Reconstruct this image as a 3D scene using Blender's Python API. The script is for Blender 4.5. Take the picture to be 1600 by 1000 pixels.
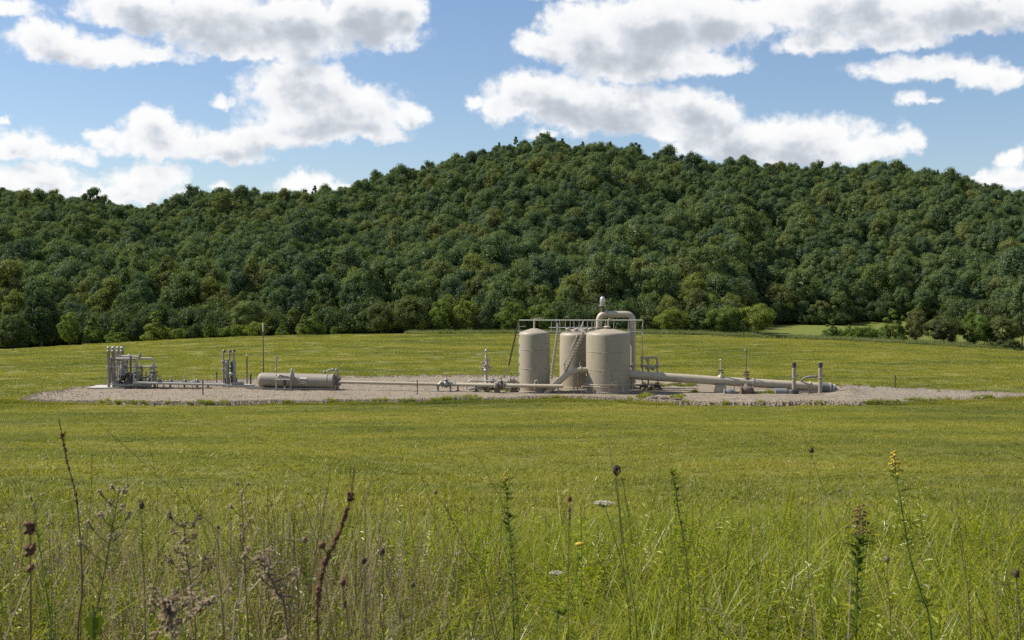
import bpy, math, random
import numpy as np
from mathutils import Vector, Matrix, Euler

# ------------------------------------------------------------------ scene, camera
sc = bpy.context.scene
for _o in list(bpy.data.objects):
    bpy.data.objects.remove(_o)
COL = sc.collection
R = math.radians
F = 1931.0                      # focal length in photo pixels (1600 wide)
EYE = 9.0                       # camera height above the gravel pad
PITCH = math.atan(55.0 / F)     # looking slightly down
cam_d = bpy.data.cameras.new('camera')
cam = bpy.data.objects.new('camera', cam_d)
COL.objects.link(cam)
cam.location = (0, 0, EYE)
cam.rotation_euler = (math.pi / 2 - PITCH, 0, 0)
cam_d.sensor_width = 36.0
cam_d.lens = F / 1600 * 36.0
cam_d.clip_start = 0.1
cam_d.clip_end = 6000
cam_d.dof.use_dof = True
cam_d.dof.focus_distance = 85.0
cam_d.dof.aperture_fstop = 9.0
sc.camera = cam

sc.render.engine = 'CYCLES'
sc.cycles.use_denoising = False
sc.cycles.max_bounces = 4
sc.cycles.diffuse_bounces = 2
sc.cycles.glossy_bounces = 2
sc.cycles.transmission_bounces = 3
sc.cycles.transparent_max_bounces = 4
sc.cycles.caustics_reflective = False
sc.cycles.caustics_refractive = False
sc.cycles.use_adaptive_sampling = True
sc.cycles.adaptive_threshold = 0.015
sc.view_settings.view_transform = 'Standard'
sc.view_settings.look = 'None'
sc.view_settings.gamma = 1.0
sc.view_settings.exposure = 0.55
sc.view_settings.use_curve_mapping = False

CP, SP = math.cos(PITCH), math.sin(PITCH)
def ray(px, py):
    a, b = (px - 800) / F, (500 - py) / F
    return Vector((a, CP + b * SP, -SP + b * CP))
def W(px, py, y):                # the point seen at a photo pixel, y metres into the scene
    r = ray(px, py)
    return Vector((0, 0, EYE)) + r * (y / r.y)
def Gp(px, py, z=0.0):           # the same on a level plane
    r = ray(px, py)
    return Vector((0, 0, EYE)) + r * ((z - EYE) / r.z)

# ------------------------------------------------------------------ sun and sky
SUN_AZ, SUN_EL = R(-76), R(48)   # sun behind and to the left of the hill
sun_dir = Vector((math.sin(SUN_AZ) * math.cos(SUN_EL), math.cos(SUN_AZ) * math.cos(SUN_EL), math.sin(SUN_EL)))
sl = bpy.data.lights.new('sun', 'SUN')
sl.energy = 5.0
sl.angle = R(0.53)
sl.color = (1.0, 0.94, 0.85)
sun = bpy.data.objects.new('sun', sl)
COL.objects.link(sun)
sun.rotation_euler = sun_dir.to_track_quat('Z', 'Y').to_euler()
sun.location = (-60, 80, 120)

world = bpy.data.worlds.new('World')
sc.world = world
world.use_nodes = True
world.cycles.sampling_method = 'MANUAL'
world.cycles.sample_map_resolution = 512

class NT:
    """small helper to wire shader nodes"""
    def __init__(self, tree): self.t = tree
    def n(self, typ, **kw):
        nd = self.t.nodes.new(typ)
        ins = kw.pop('ins', {})
        for k, v in kw.items(): setattr(nd, k, v)
        for k, v in ins.items():
            if hasattr(v, 'is_output') or isinstance(v, bpy.types.NodeSocket): self.t.links.new(v, nd.inputs[k])
            else: nd.inputs[k].default_value = v
        return nd
    def m(self, op, a, b=None, c=None, clamp=False):
        ins = {0: a}
        if b is not None: ins[1] = b
        if c is not None: ins[2] = c
        return self.n('ShaderNodeMath', operation=op, use_clamp=clamp, ins=ins).outputs[0]
    def vm(self, op, a, b=None, c=None):
        ins = {0: a}
        if b is not None: ins[1] = b
        if c is not None: ins[2] = c
        nd = self.n('ShaderNodeVectorMath', operation=op, ins=ins)
        return nd.outputs[1] if op in ('LENGTH', 'DOT_PRODUCT', 'DISTANCE') else nd.outputs[0]
    def noise(self, vec, scale, detail=2, rough=0.5, col=False, dist=0.0):
        nd = self.n('ShaderNodeTexNoise', ins={'Scale': scale, 'Detail': detail, 'Roughness': rough, 'Distortion': dist})
        if vec is not None: self.t.links.new(vec, nd.inputs['Vector'])
        return nd.outputs['Color' if col else 'Fac']
    def ramp(self, fac, stops, interp='LINEAR'):
        nd = self.n('ShaderNodeValToRGB', ins={'Fac': fac})
        cr = nd.color_ramp
        cr.interpolation = interp
        while len(cr.elements) < len(stops): cr.elements.new(0.5)
        for e, (p, c) in zip(cr.elements, stops):
            e.position = p
            e.color = (c, c, c, 1) if isinstance(c, (int, float)) else (*c, 1)
        return nd.outputs[0]
    def mix(self, fac, a, b, typ='MIX'):
        nd = self.n('ShaderNodeMix', data_type='RGBA', blend_type=typ)
        for k, v in ((0, fac), (6, a), (7, b)):
            if isinstance(v, bpy.types.NodeSocket): self.t.links.new(v, nd.inputs[k])
            else: nd.inputs[k].default_value = v if k == 0 else ((*v, 1) if len(v) == 3 else v)
        return nd.outputs[2]
    def mapr(self, v, a, b, c=0.0, d=1.0, smooth=True):
        nd = self.n('ShaderNodeMapRange', interpolation_type='SMOOTHSTEP' if smooth else 'LINEAR',
                    ins={'From Min': a, 'From Max': b, 'To Min': c, 'To Max': d})
        self.t.links.new(v, nd.inputs['Value'])
        return nd.outputs[0]
    def link(self, a, b): self.t.links.new(a, b)

# cumulus clouds, each a few lobes: centre and half-axes in degrees-like units of the sky sphere
LOBES = [
 (15,8,42,16),(75,62,62,34),(150,78,95,26),(245,86,72,17),(215,14,100,30),(330,32,140,44),(450,38,150,52),(560,28,105,54),(622,18,50,34),(400,74,130,22),
 (465,128,86,38),(515,165,130,42),(640,176,42,19),(585,203,58,22),(480,200,125,26),(238,196,46,32),(275,222,130,28),(345,236,80,20),(410,206,50,28),(158,206,32,11),(343,155,21,12),
 (20,226,72,24),(92,241,60,16),(58,282,84,28),(228,282,68,26),(195,306,110,20),(350,293,26,9),(483,287,60,22),(530,290,30,12),(12,187,12,8),
 (845,66,42,24),(930,55,105,50),(1010,40,150,58),(1110,28,130,44),(1095,98,72,24),(1000,98,120,32),(1275,66,84,20),
 (790,164,48,28),(860,150,110,42),(960,168,150,42),(1075,182,95,42),(1135,218,105,34),(1240,222,150,38),(1335,228,85,26),(1420,216,26,22),(848,206,26,9),(742,158,15,13),
 (1290,8,180,32),(1450,18,190,40),(1570,12,90,28),(1400,52,95,24),(1440,106,105,20),(1560,118,62,24),(1500,116,70,16),(1425,154,34,14),(1465,161,16,7),
 (1575,246,26,20),(1580,282,85,20),(1530,274,30,6),(868,-6,55,14)]
def sky_coord(px, py):
    r = ray(px, py).normalized()
    return math.atan2(r.x, r.y) * F / 100, math.asin(r.z) * F / 100

def cloud_group(name, fine):
    """cloud thickness at a sky coordinate; the coarse one serves the light's path"""
    g = bpy.data.node_groups.new(name, 'ShaderNodeTree')
    g.interface.new_socket('P', in_out='INPUT', socket_type='NodeSocketVector')
    g.interface.new_socket('D', in_out='OUTPUT', socket_type='NodeSocketFloat')
    t = NT(g)
    gi = t.n('NodeGroupInput'); go = t.n('NodeGroupOutput')
    P = gi.outputs[0]
    warp = t.vm('SUBTRACT', t.noise(P, 1.3, 5 if fine else 3, 0.6, col=True), (0.5, 0.5, 0.5))
    Q = t.vm('MULTIPLY_ADD', warp, (0.62, 0.46, 0.0), P)
    if fine:
        warp2 = t.vm('SUBTRACT', t.noise(P, 5.0, 3, 0.6, col=True), (0.5, 0.5, 0.5))
        Q = t.vm('MULTIPLY_ADD', warp2, (0.22, 0.2, 0.0), Q)
    acc = None
    for (px, py, rx, ry) in LOBES:
        if not fine and ry < 18: continue
        cx, cy = sky_coord(px, py + 0.2 * ry)
        ix, iy = 100 / (rx * 1.08), 100 / (ry * 1.32)
        w_ = min(1.0, 0.35 + ry / 60)
        e = t.vm('MULTIPLY_ADD', Q, (ix, iy, 0), (-cx * ix, -cy * iy, 0))
        if fine: e = t.vm('MAXIMUM', e, t.vm('MULTIPLY', e, (-1.0, -1.6, 0.0)))     # rounded tops, flatter bases
        v = t.m('MULTIPLY_ADD', t.vm('LENGTH', e), w_, -w_)
        if acc is None: acc = v
        else: acc = t.n('ShaderNodeMath', operation='SMOOTH_MIN', ins={0: acc, 1: v, 2: 0.12}).outputs[0]
    acc = t.m('MULTIPLY', acc, -1.0)
    Ps = t.n('ShaderNodeSeparateXYZ', ins={0: P})
    gen = t.m('MULTIPLY', t.m('SUBTRACT', t.noise(t.vm('MULTIPLY', Q, (0.6, 1.0, 1.0)), 0.55, 3, 0.5), 0.52), 3.0)
    out_ = t.m('MAXIMUM', t.mapr(t.m('ABSOLUTE', Ps.outputs[0]), 8.0, 9.5), t.mapr(Ps.outputs[1], 4.7, 5.6))
    acc = t.n('ShaderNodeMix', data_type='FLOAT', ins={0: out_, 2: acc, 3: gen}).outputs[0]
    fb = t.m('SUBTRACT', t.noise(P, 2.0, 9 if fine else 4, 0.66), 0.5)
    acc = t.m('MULTIPLY_ADD', fb, 0.95, acc)
    if fine:
        vo = t.n('ShaderNodeTexVoronoi', feature='F1', voronoi_dimensions='2D', ins={'Scale': 4.2})
        t.link(Q, vo.inputs['Vector'])
        acc = t.m('MULTIPLY_ADD', t.m('SUBTRACT', 0.42, vo.outputs['Distance']), 0.18, acc)       # billowing heads
    t.link(acc, go.inputs[0])
    return g
def build_world():
    g_fine, g_coarse = cloud_group('cloud_fine', True), cloud_group('cloud_coarse', False)
    nt = world.node_tree
    nt.nodes.clear()
    t = NT(nt)
    geo = t.n('ShaderNodeTexCoord')
    D = geo.outputs['Generated']
    s = t.n('ShaderNodeSeparateXYZ', ins={0: D})
    az = t.m('MULTIPLY', t.m('ARCTAN2', s.outputs[0], s.outputs[1]), F / 100)
    el = t.m('MULTIPLY', t.m('ARCSINE', s.outputs[2]), F / 100)
    P = t.n('ShaderNodeCombineXYZ', ins={0: az, 1: el}).outputs[0]
    def dens(p, g):
        nd = t.n('ShaderNodeGroup', node_tree=g)
        t.link(p, nd.inputs[0])
        return nd.outputs[0]
    sky = t.n('ShaderNodeTexSky', sky_type='NISHITA', sun_disc=False, sun_elevation=SUN_EL, sun_rotation=SUN_AZ,
              altitude=300, air_density=1.0, dust_density=0.5, ozone_density=2.5)
    K = 0.080
    skyc = t.vm('MULTIPLY', sky.outputs[0], (K * 0.99, K * 1.0, K * 1.05))
    CL = [(0.0, (0.68, 0.68, 0.68)), (0.3, (0.61, 0.62, 0.635)), (0.62, (0.465, 0.49, 0.525)), (1.0, (0.34, 0.37, 0.41))]
    def clouded(d0, tau, p):
        alpha = t.mapr(d0, -0.05, 0.36)
        nz = t.m('MULTIPLY_ADD', t.noise(t.vm('MULTIPLY', p, (0.8, 1.25, 1.0)), 1.3, 3, 0.5), 2.0, -0.15)
        shade = t.mapr(t.m('MULTIPLY', tau, nz), 0.12, 0.95)
        return t.mix(t.m('MULTIPLY', alpha, 0.985), skyc, t.ramp(shade, CL))
    # the clouds in view; the light's path towards the sun crosses this much cloud
    d0 = dens(P, g_fine)
    tau = t.m('MULTIPLY', t.m('MAXIMUM', d0, 0.0), 0.40)
    for oy, wgt in ((0.22, 0.75),):
        tau = t.m('MULTIPLY_ADD', t.m('MINIMUM', t.m('MAXIMUM', dens(t.vm('ADD', P, (-0.4 * oy, oy, 0.0)), g_coarse), 0.0), 0.9), wgt, tau)
    bg1 = t.n('ShaderNodeBackground', ins={'Strength': 1.0})
    t.link(clouded(d0, tau, P), bg1.inputs[0])
    # the rest of the sky carries the same kind of broken cumulus
    dg = t.m('MULTIPLY', t.m('SUBTRACT', t.noise(t.vm('MULTIPLY', P, (0.6, 1.0, 1.0)), 0.55, 4, 0.5), 0.52), 3.0)
    up = t.mapr(s.outputs[2], -0.02, 0.0)
    gcol = t.mix(t.m('MULTIPLY', t.mapr(dg, 0.0, 0.34), up), skyc, t.ramp(t.mapr(dg, 0.12, 0.95), CL))
    bg0 = t.n('ShaderNodeBackground', ins={'Strength': 1.0})
    t.link(gcol, bg0.inputs[0])
    inside = t.m('MULTIPLY', t.m('LESS_THAN', t.m('ABSOLUTE', az), 9.5), t.m('MULTIPLY', t.m('GREATER_THAN', el, -0.5), t.m('LESS_THAN', el, 5.6)))
    mx = t.n('ShaderNodeMixShader')
    t.link(inside, mx.inputs[0]); t.link(bg0.outputs[0], mx.inputs[1]); t.link(bg1.outputs[0], mx.inputs[2])
    o = t.n('ShaderNodeOutputWorld')
    t.link(mx.outputs[0], o.inputs[0])
build_world()

# ------------------------------------------------------------------ helpers
def tag(o, label=None, cat=None, group=None, kind=None):
    if label: o['label'] = label
    if cat: o['category'] = cat
    if group: o['group'] = group
    if kind: o['kind'] = kind
    return o
ORG = {}
def thing(name, label, cat, loc, group=None, kind=None):
    o = bpy.data.objects.new(name, None)
    o.empty_display_size = 0.2
    COL.objects.link(o)
    o.location = loc
    ORG[o] = Vector(loc)
    return tag(o, label, cat, group, kind)

def V(*a): return Vector(a)
class MB:
    def __init__(self): self.v, self.f, self.s = [], [], []
    def add(self, vs, fs, smooth=False):
        b = len(self.v)
        self.v += [tuple(p) for p in vs]
        self.f += [tuple(i + b for i in q) for q in fs]
        self.s += [smooth] * len(fs)
        return self
    def box(self, c, size, rz=0.0, mat=None):
        hx, hy, hz = size[0] / 2, size[1] / 2, size[2] / 2
        M = mat if mat is not None else Matrix.Rotation(rz, 3, 'Z')
        c = Vector(c)
        vs = [c + M @ Vector((sx * hx, sy * hy, sz * hz)) for sz in (-1, 1) for sy in (-1, 1) for sx in (-1, 1)]
        return self.add(vs, [(0,2,3,1),(4,5,7,6),(0,1,5,4),(2,6,7,3),(0,4,6,2),(1,3,7,5)])
    def bar(self, a, b, w, h, up=(0, 0, 1)):
        a, b = Vector(a), Vector(b)
        d = b - a
        x = d.normalized()
        u = Vector(up)
        y = u.cross(x)
        if y.length < 1e-4: y = Vector((0, 1, 0)).cross(x)
        y.normalize()
        z = x.cross(y)
        M = Matrix((x, y, z)).transposed()
        return self.box((a + b) / 2, (d.length, w, h), mat=M)
    def tube(self, path, r, n=10, cap=True):
        P = [Vector(p) for p in path]
        rs = r if isinstance(r, (list, tuple)) else [r] * len(P)
        T = []
        for i in range(len(P)):
            a = P[max(i - 1, 0)]; b = P[min(i + 1, len(P) - 1)]
            T.append((b - a).normalized())
        u = Vector((0, 0, 1)) if abs(T[0].z) < 0.9 else Vector((1, 0, 0))
        nrm = T[0].cross(u).normalized()
        vs = []
        for i, p in enumerate(P):
            nrm = (nrm - T[i] * nrm.dot(T[i])).normalized()
            bn = T[i].cross(nrm)
            for k in range(n):
                a = 2 * math.pi * k / n
                vs.append(p + (nrm * math.cos(a) + bn * math.sin(a)) * rs[i])
        fs = []
        for i in range(len(P) - 1):
            for k in range(n):
                k2 = (k + 1) % n
                fs.append((i * n + k, i * n + k2, (i + 1) * n + k2, (i + 1) * n + k))
        self.add(vs, fs, True)
        if cap:
            self.add(vs[:n], [tuple(range(n))[::-1]])
            self.add(vs[-n:], [tuple(range(n))])
        return self
    def lathe(self, prof, c=(0, 0, 0), axis=(0, 0, 1), n=24, smooth=True):
        c = Vector(c)
        q = Vector(axis).normalized().to_track_quat('Z', 'Y')
        vs, fs = [], []
        for (r, h) in prof:
            for k in range(n):
                a = 2 * math.pi * k / n
                vs.append(c + q @ Vector((max(r, 1e-4) * math.cos(a), max(r, 1e-4) * math.sin(a), h)))
        for i in range(len(prof) - 1):
            for k in range(n):
                k2 = (k + 1) % n
                fs.append((i * n + k, i * n + k2, (i + 1) * n + k2, (i + 1) * n + k))
        return self.add(vs, fs, smooth)
    def drum(self, a, b, r, n=14):        # short cylinder with flat ends, crisp rims
        return self.tube([a, b], r, n)
    def ring(self, c, axis, R_, r, n=18, m=6):
        q = Vector(axis).normalized().to_track_quat('Z', 'Y')
        c = Vector(c)
        pts = [c + q @ Vector((R_ * math.cos(2 * math.pi * k / n), R_ * math.sin(2 * math.pi * k / n), 0)) for k in range(n)]
        vs, fs = [], []
        for k in range(n):
            a = 2 * math.pi * k / n
            e1 = q @ Vector((math.cos(a), math.sin(a), 0)); e2 = q @ Vector((0, 0, 1))
            for j in range(m):
                b = 2 * math.pi * j / m
                vs.append(pts[k] + (e1 * math.cos(b) + e2 * math.sin(b)) * r)
        for k in range(n):
            for j in range(m):
                k2, j2 = (k + 1) % n, (j + 1) % m
                fs.append((k * m + j, k2 * m + j, k2 * m + j2, k * m + j2))
        return self.add(vs, fs, True)
    def ball(self, c, r, n=10, sq=(1, 1, 1)):
        c = Vector(c)
        vs, fs = [], []
        m = n // 2 + 1
        for i in range(m + 1):
            th = math.pi * i / m
            for k in range(n):
                a = 2 * math.pi * k / n
                s_ = max(math.sin(th), 1e-3)
                vs.append(c + Vector((r * sq[0] * s_ * math.cos(a), r * sq[1] * s_ * math.sin(a), r * sq[2] * math.cos(th))))
        for i in range(m):
            for k in range(n):
                k2 = (k + 1) % n
                fs.append((i * n + k, (i + 1) * n + k, (i + 1) * n + k2, i * n + k2))
        return self.add(vs, fs, True)
    def mesh(self, name, org=(0, 0, 0)):
        me = bpy.data.meshes.new(name)
        ox, oy, oz = org
        me.from_pydata([(x - ox, y - oy, z - oz) for x, y, z in self.v], [], self.f)
        me.polygons.foreach_set('use_smooth', self.s)
        me.update()
        return me
    def build(self, name, mat, parent=None, label=None):
        org = ORG[parent] if parent is not None else Vector((0, 0, 0))
        o = bpy.data.objects.new(name, self.mesh(name, org))
        COL.objects.link(o)
        o.data.materials.append(mat)
        if parent is not None: o.parent = parent
        ORG[o] = org
        if label: o['label'] = label
        return o
def fillet(pts, r, seg=6):
    P = [Vector(p) for p in pts]
    out = [P[0]]
    for i in range(1, len(P) - 1):
        a, b, c = P[i - 1], P[i], P[i + 1]
        d1, d2 = (a - b), (c - b)
        k = min(r, d1.length * 0.48, d2.length * 0.48)
        p1, p2 = b + d1.normalized() * k, b + d2.normalized() * k
        for j in range(seg + 1):
            t_ = j / seg
            out.append(p1 * (1 - t_) ** 2 + b * 2 * t_ * (1 - t_) + p2 * t_ ** 2)
    out.append(P[-1])
    return out
def np_mesh(name, verts, faces_flat, nper, mats, attrs=None, smooth=False):
    """fast mesh from numpy: faces all with nper corners"""
    me = bpy.data.meshes.new(name)
    nv, nf = len(verts), len(faces_flat) // nper
    me.vertices.add(nv)
    me.vertices.foreach_set('co', np.asarray(verts, np.float32).ravel())
    me.loops.add(nf * nper)
    me.loops.foreach_set('vertex_index', np.asarray(faces_flat, np.int32))
    me.polygons.add(nf)
    me.polygons.foreach_set('loop_start', np.arange(0, nf * nper, nper, dtype=np.int32))
    me.polygons.foreach_set('use_smooth', np.full(nf, smooth))
    for m_ in mats: me.materials.append(m_)
    if attrs:
        for k, (arr, dom) in attrs.items():
            at = me.attributes.new(k, 'FLOAT', dom)
            at.data.foreach_set('value', np.asarray(arr, np.float32))
    me.update(calc_edges=True)
    me.validate()
    return me
def new_mat(name):
    m = bpy.data.materials.new(name)
    m.use_nodes = True
    m.node_tree.nodes.clear()
    t = NT(m.node_tree)
    out = t.n('ShaderNodeOutputMaterial')
    return m, t, out
def principled(name, col, rough=0.6, metal=0.0, var=0.12, bump=0.0, scale=3.0, dirt=None):
    m, t, out = new_mat(name)
    geo = t.n('ShaderNodeNewGeometry')
    p = geo.outputs['Position']
    n1 = t.noise(p, scale, 4, 0.6)
    n2 = t.noise(t.vm('MULTIPLY', p, (9.0, 9.0, 0.7)), 1.0, 3, 0.6)     # faint vertical runs
    k = t.mapr(t.m('ADD', t.m('MULTIPLY', n1, 0.6), t.m('MULTIPLY', n2, 0.4)), 0.3, 0.7, 0.0, 1.0, False)
    c = t.mix(k, tuple(x * (1 - var) for x in col), tuple(min(1, x * (1 + var)) for x in col))
    if dirt:
        dm = t.mapr(t.noise(t.vm('MULTIPLY', p, (4.5, 4.5, 0.5)), 1.0, 5, 0.65), 0.54, 0.76)
        c = t.mix(t.m('MULTIPLY', dm, dirt[1]), c, dirt[0])
    b = t.n('ShaderNodeBsdfPrincipled', ins={'Roughness': rough, 'Metallic': metal})
    t.link(c, b.inputs['Base Color'])
    if bump:
        bn = t.n('ShaderNodeBump', ins={'Strength': bump, 'Distance': 0.02})
        t.link(t.noise(p, scale * 8, 4, 0.6), bn.inputs['Height'])
        t.link(bn.outputs[0], b.inputs['Normal'])
    t.link(b.outputs[0], out.inputs[0])
    return m
PROTO = bpy.data.collections.new('scatter_sources')
def proto_collection(name, meshes):
    c = bpy.data.collections.new(name)
    for i, me in enumerate(meshes):
        o = bpy.data.objects.new('%s_%02d' % (name, i), me)
        c.objects.link(o)
    return c
def scatter(name, coll, pts, rot, scl, idx, label, cat):
    pts = np.asarray(pts, np.float32)
    n = len(pts)
    me = bpy.data.meshes.new(name)
    me.vertices.add(n)
    me.vertices.foreach_set('co', pts.ravel())
    a = me.attributes.new('rot', 'FLOAT_VECTOR', 'POINT'); a.data.foreach_set('vector', np.asarray(rot, np.float32).ravel())
    a = me.attributes.new('scl', 'FLOAT_VECTOR', 'POINT'); a.data.foreach_set('vector', np.asarray(scl, np.float32).ravel())
    a = me.attributes.new('idx', 'INT', 'POINT'); a.data.foreach_set('value', np.asarray(idx, np.int32))
    me.update()
    o = bpy.data.objects.new(name, me)
    COL.objects.link(o)
    g = bpy.data.node_groups.new(name + '_scatter', 'GeometryNodeTree')
    g.interface.new_socket('Geometry', in_out='INPUT', socket_type='NodeSocketGeometry')
    g.interface.new_socket('Geometry', in_out='OUTPUT', socket_type='NodeSocketGeometry')
    t = NT(g)
    gi, go = t.n('NodeGroupInput'), t.n('NodeGroupOutput')
    ci = t.n('GeometryNodeCollectionInfo', transform_space='ORIGINAL')
    ci.inputs['Collection'].default_value = coll
    ci.inputs['Separate Children'].default_value = True
    ci.inputs['Reset Children'].default_value = True
    def attr(nm, ty):
        nd = t.n('GeometryNodeInputNamedAttribute', data_type=ty)
        nd.inputs['Name'].default_value = nm
        return nd.outputs[0]
    ip = t.n('GeometryNodeInstanceOnPoints')
    t.link(gi.outputs[0], ip.inputs['Points'])
    t.link(ci.outputs[0], ip.inputs['Instance'])
    ip.inputs['Pick Instance'].default_value = True
    t.link(attr('idx', 'INT'), ip.inputs['Instance Index'])
    e2r = t.n('FunctionNodeEulerToRotation')
    t.link(attr('rot', 'FLOAT_VECTOR'), e2r.inputs[0])
    t.link(e2r.outputs[0], ip.inputs['Rotation'])
    t.link(attr('scl', 'FLOAT_VECTOR'), ip.inputs['Scale'])
    t.link(ip.outputs[0], go.inputs[0])
    md = o.modifiers.new('scatter', 'NODES')
    md.node_group = g
    return tag(o, label, cat, kind='stuff')

# ------------------------------------------------------------------ terrain
def sstep(a, b, x):
    t_ = np.clip((x - a) / (b - a), 0, 1)
    return t_ * t_ * (3 - 2 * t_)
def vnoise(x, y, seed=0):
    """smooth value noise, numpy"""
    def h(i, j):
        q = np.sin(i * 127.1 + j * 311.7 + seed * 74.7) * 43758.5453
        return q - np.floor(q)
    xi, yi = np.floor(x), np.floor(y)
    fx, fy = x - xi, y - yi
    fx, fy = fx * fx * (3 - 2 * fx), fy * fy * (3 - 2 * fy)
    return (h(xi, yi) * (1 - fx) + h(xi + 1, yi) * fx) * (1 - fy) + (h(xi, yi + 1) * (1 - fx) + h(xi + 1, yi + 1) * fx) * fy
SKY_X = [-900,-300,0,50,100,150,200,232,262,300,340,400,450,500,550,600,640,690,740,790,820,860,900,950,1000,1040,1080,1120,1160,1200,1250,1300,1340,1380,1420,1470,1500,1540,1570,1600,1800,2500]
SKY_Y = [310,300,297,300,308,312,320,326,319,303,294,298,298,298,290,280,268,250,240,222,221,217,222,228,235,245,250,252,243,252,258,260,255,252,258,268,280,290,298,298,315,330]
_su = np.array([(x - 800) / F for x in SKY_X])
_ss = np.array([(445 - y) / F for y in SKY_Y])
def ridge_dist(u):
    return 640 + 170 * sstep(-0.27, -0.33, u) + 60 * sstep(0.05, 0.4, u)
def foot_dist(u):
    win = sstep(0.17, 0.205, u) * (1 - sstep(0.40, 0.46, u))
    return 300 + 70 * win + 10 * np.sin(u * 14)
TREE_TOP = 13.5
def ground(x, y):
    x = np.asarray(x, float); y = np.asarray(y, float)
    t_ = np.clip(1 - y / 90.0, 0, 3)
    near = 7.3 * t_ ** 1.2
    side = -3.2 * (x / 95.0) ** 2 * sstep(100, 230, y)
    side = np.maximum(side, -9)
    behind = -0.042 * np.clip(y - 232, 0, 95)
    z = near + side + behind
    z = z + (-2.5 - z) * sstep(234, 300, y)
    rough = 0.35 * (vnoise(x / 11, y / 11, 3) - 0.5) * sstep(20, 45, y) * (1 - sstep(70, 88, y)) + 0.5 * (vnoise(x / 26, y / 18, 5) - 0.5) * sstep(124, 150, y)
    rough += 0.1 * (vnoise(x / 3.1, y / 3.1, 8) - 0.5) * (1 - sstep(40, 80, y))
    z = z + rough
    yy = np.maximum(y, 1.0)
    u = np.clip(x / yy, -1.3, 1.3)
    Yr, Yf = ridge_dist(u), foot_dist(u)
    s = np.interp(u, _su, _ss)
    zr = EYE + s * Yr - TREE_TOP
    q = np.clip((y - Yf) / (Yr - Yf), 0, 1)
    z0 = -2.5
    hill = (zr - z0) * (0.82 * q + 0.18 * sstep(0, 1, q))
    hill = hill + sstep(0.05, 0.4, q) * (1 - sstep(0.5, 0.85, q)) * (14 * (vnoise(u * 11 + 3, q * 1.4, 11) - 0.5) + 6 * (vnoise(u * 30, q * 4, 12) - 0.5))
    hill = hill - np.clip(y - Yr, 0, 400) * 0.25
    return z + hill * (y > Yf)
def gz(x, y): return float(ground(np.array([x]), np.array([y]))[0])
# ------------------------------------------------------------------ ground sheets
def grass_tone(t, p):
    """patchy yellow-green meadow colour shared by the soil sheet and the blades"""
    n1 = t.noise(t.vm('MULTIPLY', p, (0.05, 0.09, 0.0)), 1.0, 5, 0.65)
    n2 = t.noise(t.vm('MULTIPLY', p, (0.45, 0.8, 0.0)), 1.0, 3, 0.6)
    # windrow streaks left by the mower run aslant down the slope
    rot = t.n('ShaderNodeVectorRotate', rotation_type='Z_AXIS', ins={'Angle': R(-38)}); t.link(p, rot.inputs['Vector'])
    n3 = t.noise(t.vm('MULTIPLY', rot.outputs[0], (0.035, 0.75, 0.0)), 1.0, 3, 0.6)
    k = t.mapr(t.m('ADD', t.m('ADD', t.m('MULTIPLY', n1, 0.60), t.m('MULTIPLY', n2, 0.24)), t.m('MULTIPLY', n3, 0.16)), 0.40, 0.64, 0, 1, False)
    return t.ramp(k, [(0.0, (0.100, 0.118, 0.028)), (0.3, (0.152, 0.160, 0.031)), (0.6, (0.196, 0.192, 0.036)), (0.82, (0.230, 0.206, 0.050)), (1.0, (0.270, 0.218, 0.092))])
def make_ground_mat():
    m, t, out = new_mat('meadow_ground')
    geo = t.n('ShaderNodeNewGeometry')
    p = geo.outputs['Position']
    c = t.mix(1.0, grass_tone(t, p), (0.85, 0.83, 0.8), 'MULTIPLY')
    # mowing and fine clumps
    fine = t.noise(t.vm('MULTIPLY', p, (3.5, 6.0, 1.0)), 1.0, 5, 0.7)
    c = t.mix(t.mapr(fine, 0.45, 0.7), c, t.mix(0.5, c, (0.06, 0.075, 0.02)))
    straw = t.mapr(t.noise(t.vm('MULTIPLY', p, (1.4, 3.4, 1.0)), 1.0, 4, 0.65), 0.60, 0.72)
    c = t.mix(t.m('MULTIPLY', straw, 0.35), c, (0.25, 0.21, 0.085))
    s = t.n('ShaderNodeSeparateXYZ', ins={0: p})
    # thatch under the unmown grass upslope, darkened to paint in shade between blades
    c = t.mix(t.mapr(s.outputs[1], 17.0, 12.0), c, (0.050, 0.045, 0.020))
    far = t.mapr(s.outputs[1], 240.0, 300.0)
    c = t.mix(far, c, t.mix(t.mapr(s.outputs[2], -8, -2), (0.05, 0.06, 0.02), (0.125, 0.145, 0.028)))
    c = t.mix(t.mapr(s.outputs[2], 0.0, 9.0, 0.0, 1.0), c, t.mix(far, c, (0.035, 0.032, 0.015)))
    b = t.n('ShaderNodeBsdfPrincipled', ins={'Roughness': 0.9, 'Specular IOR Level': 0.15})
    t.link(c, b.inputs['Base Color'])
    bn = t.n('ShaderNodeBump', ins={'Strength': 0.9, 'Distance': 0.18})
    t.link(t.noise(t.vm('MULTIPLY', p, (2.2, 2.2, 2.2)), 1.0, 6, 0.72), bn.inputs['Height'])
    t.link(bn.outputs[0], b.inputs['Normal'])
    t.link(b.outputs[0], out.inputs[0])
    return m
M_GROUND = make_ground_mat()
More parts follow.
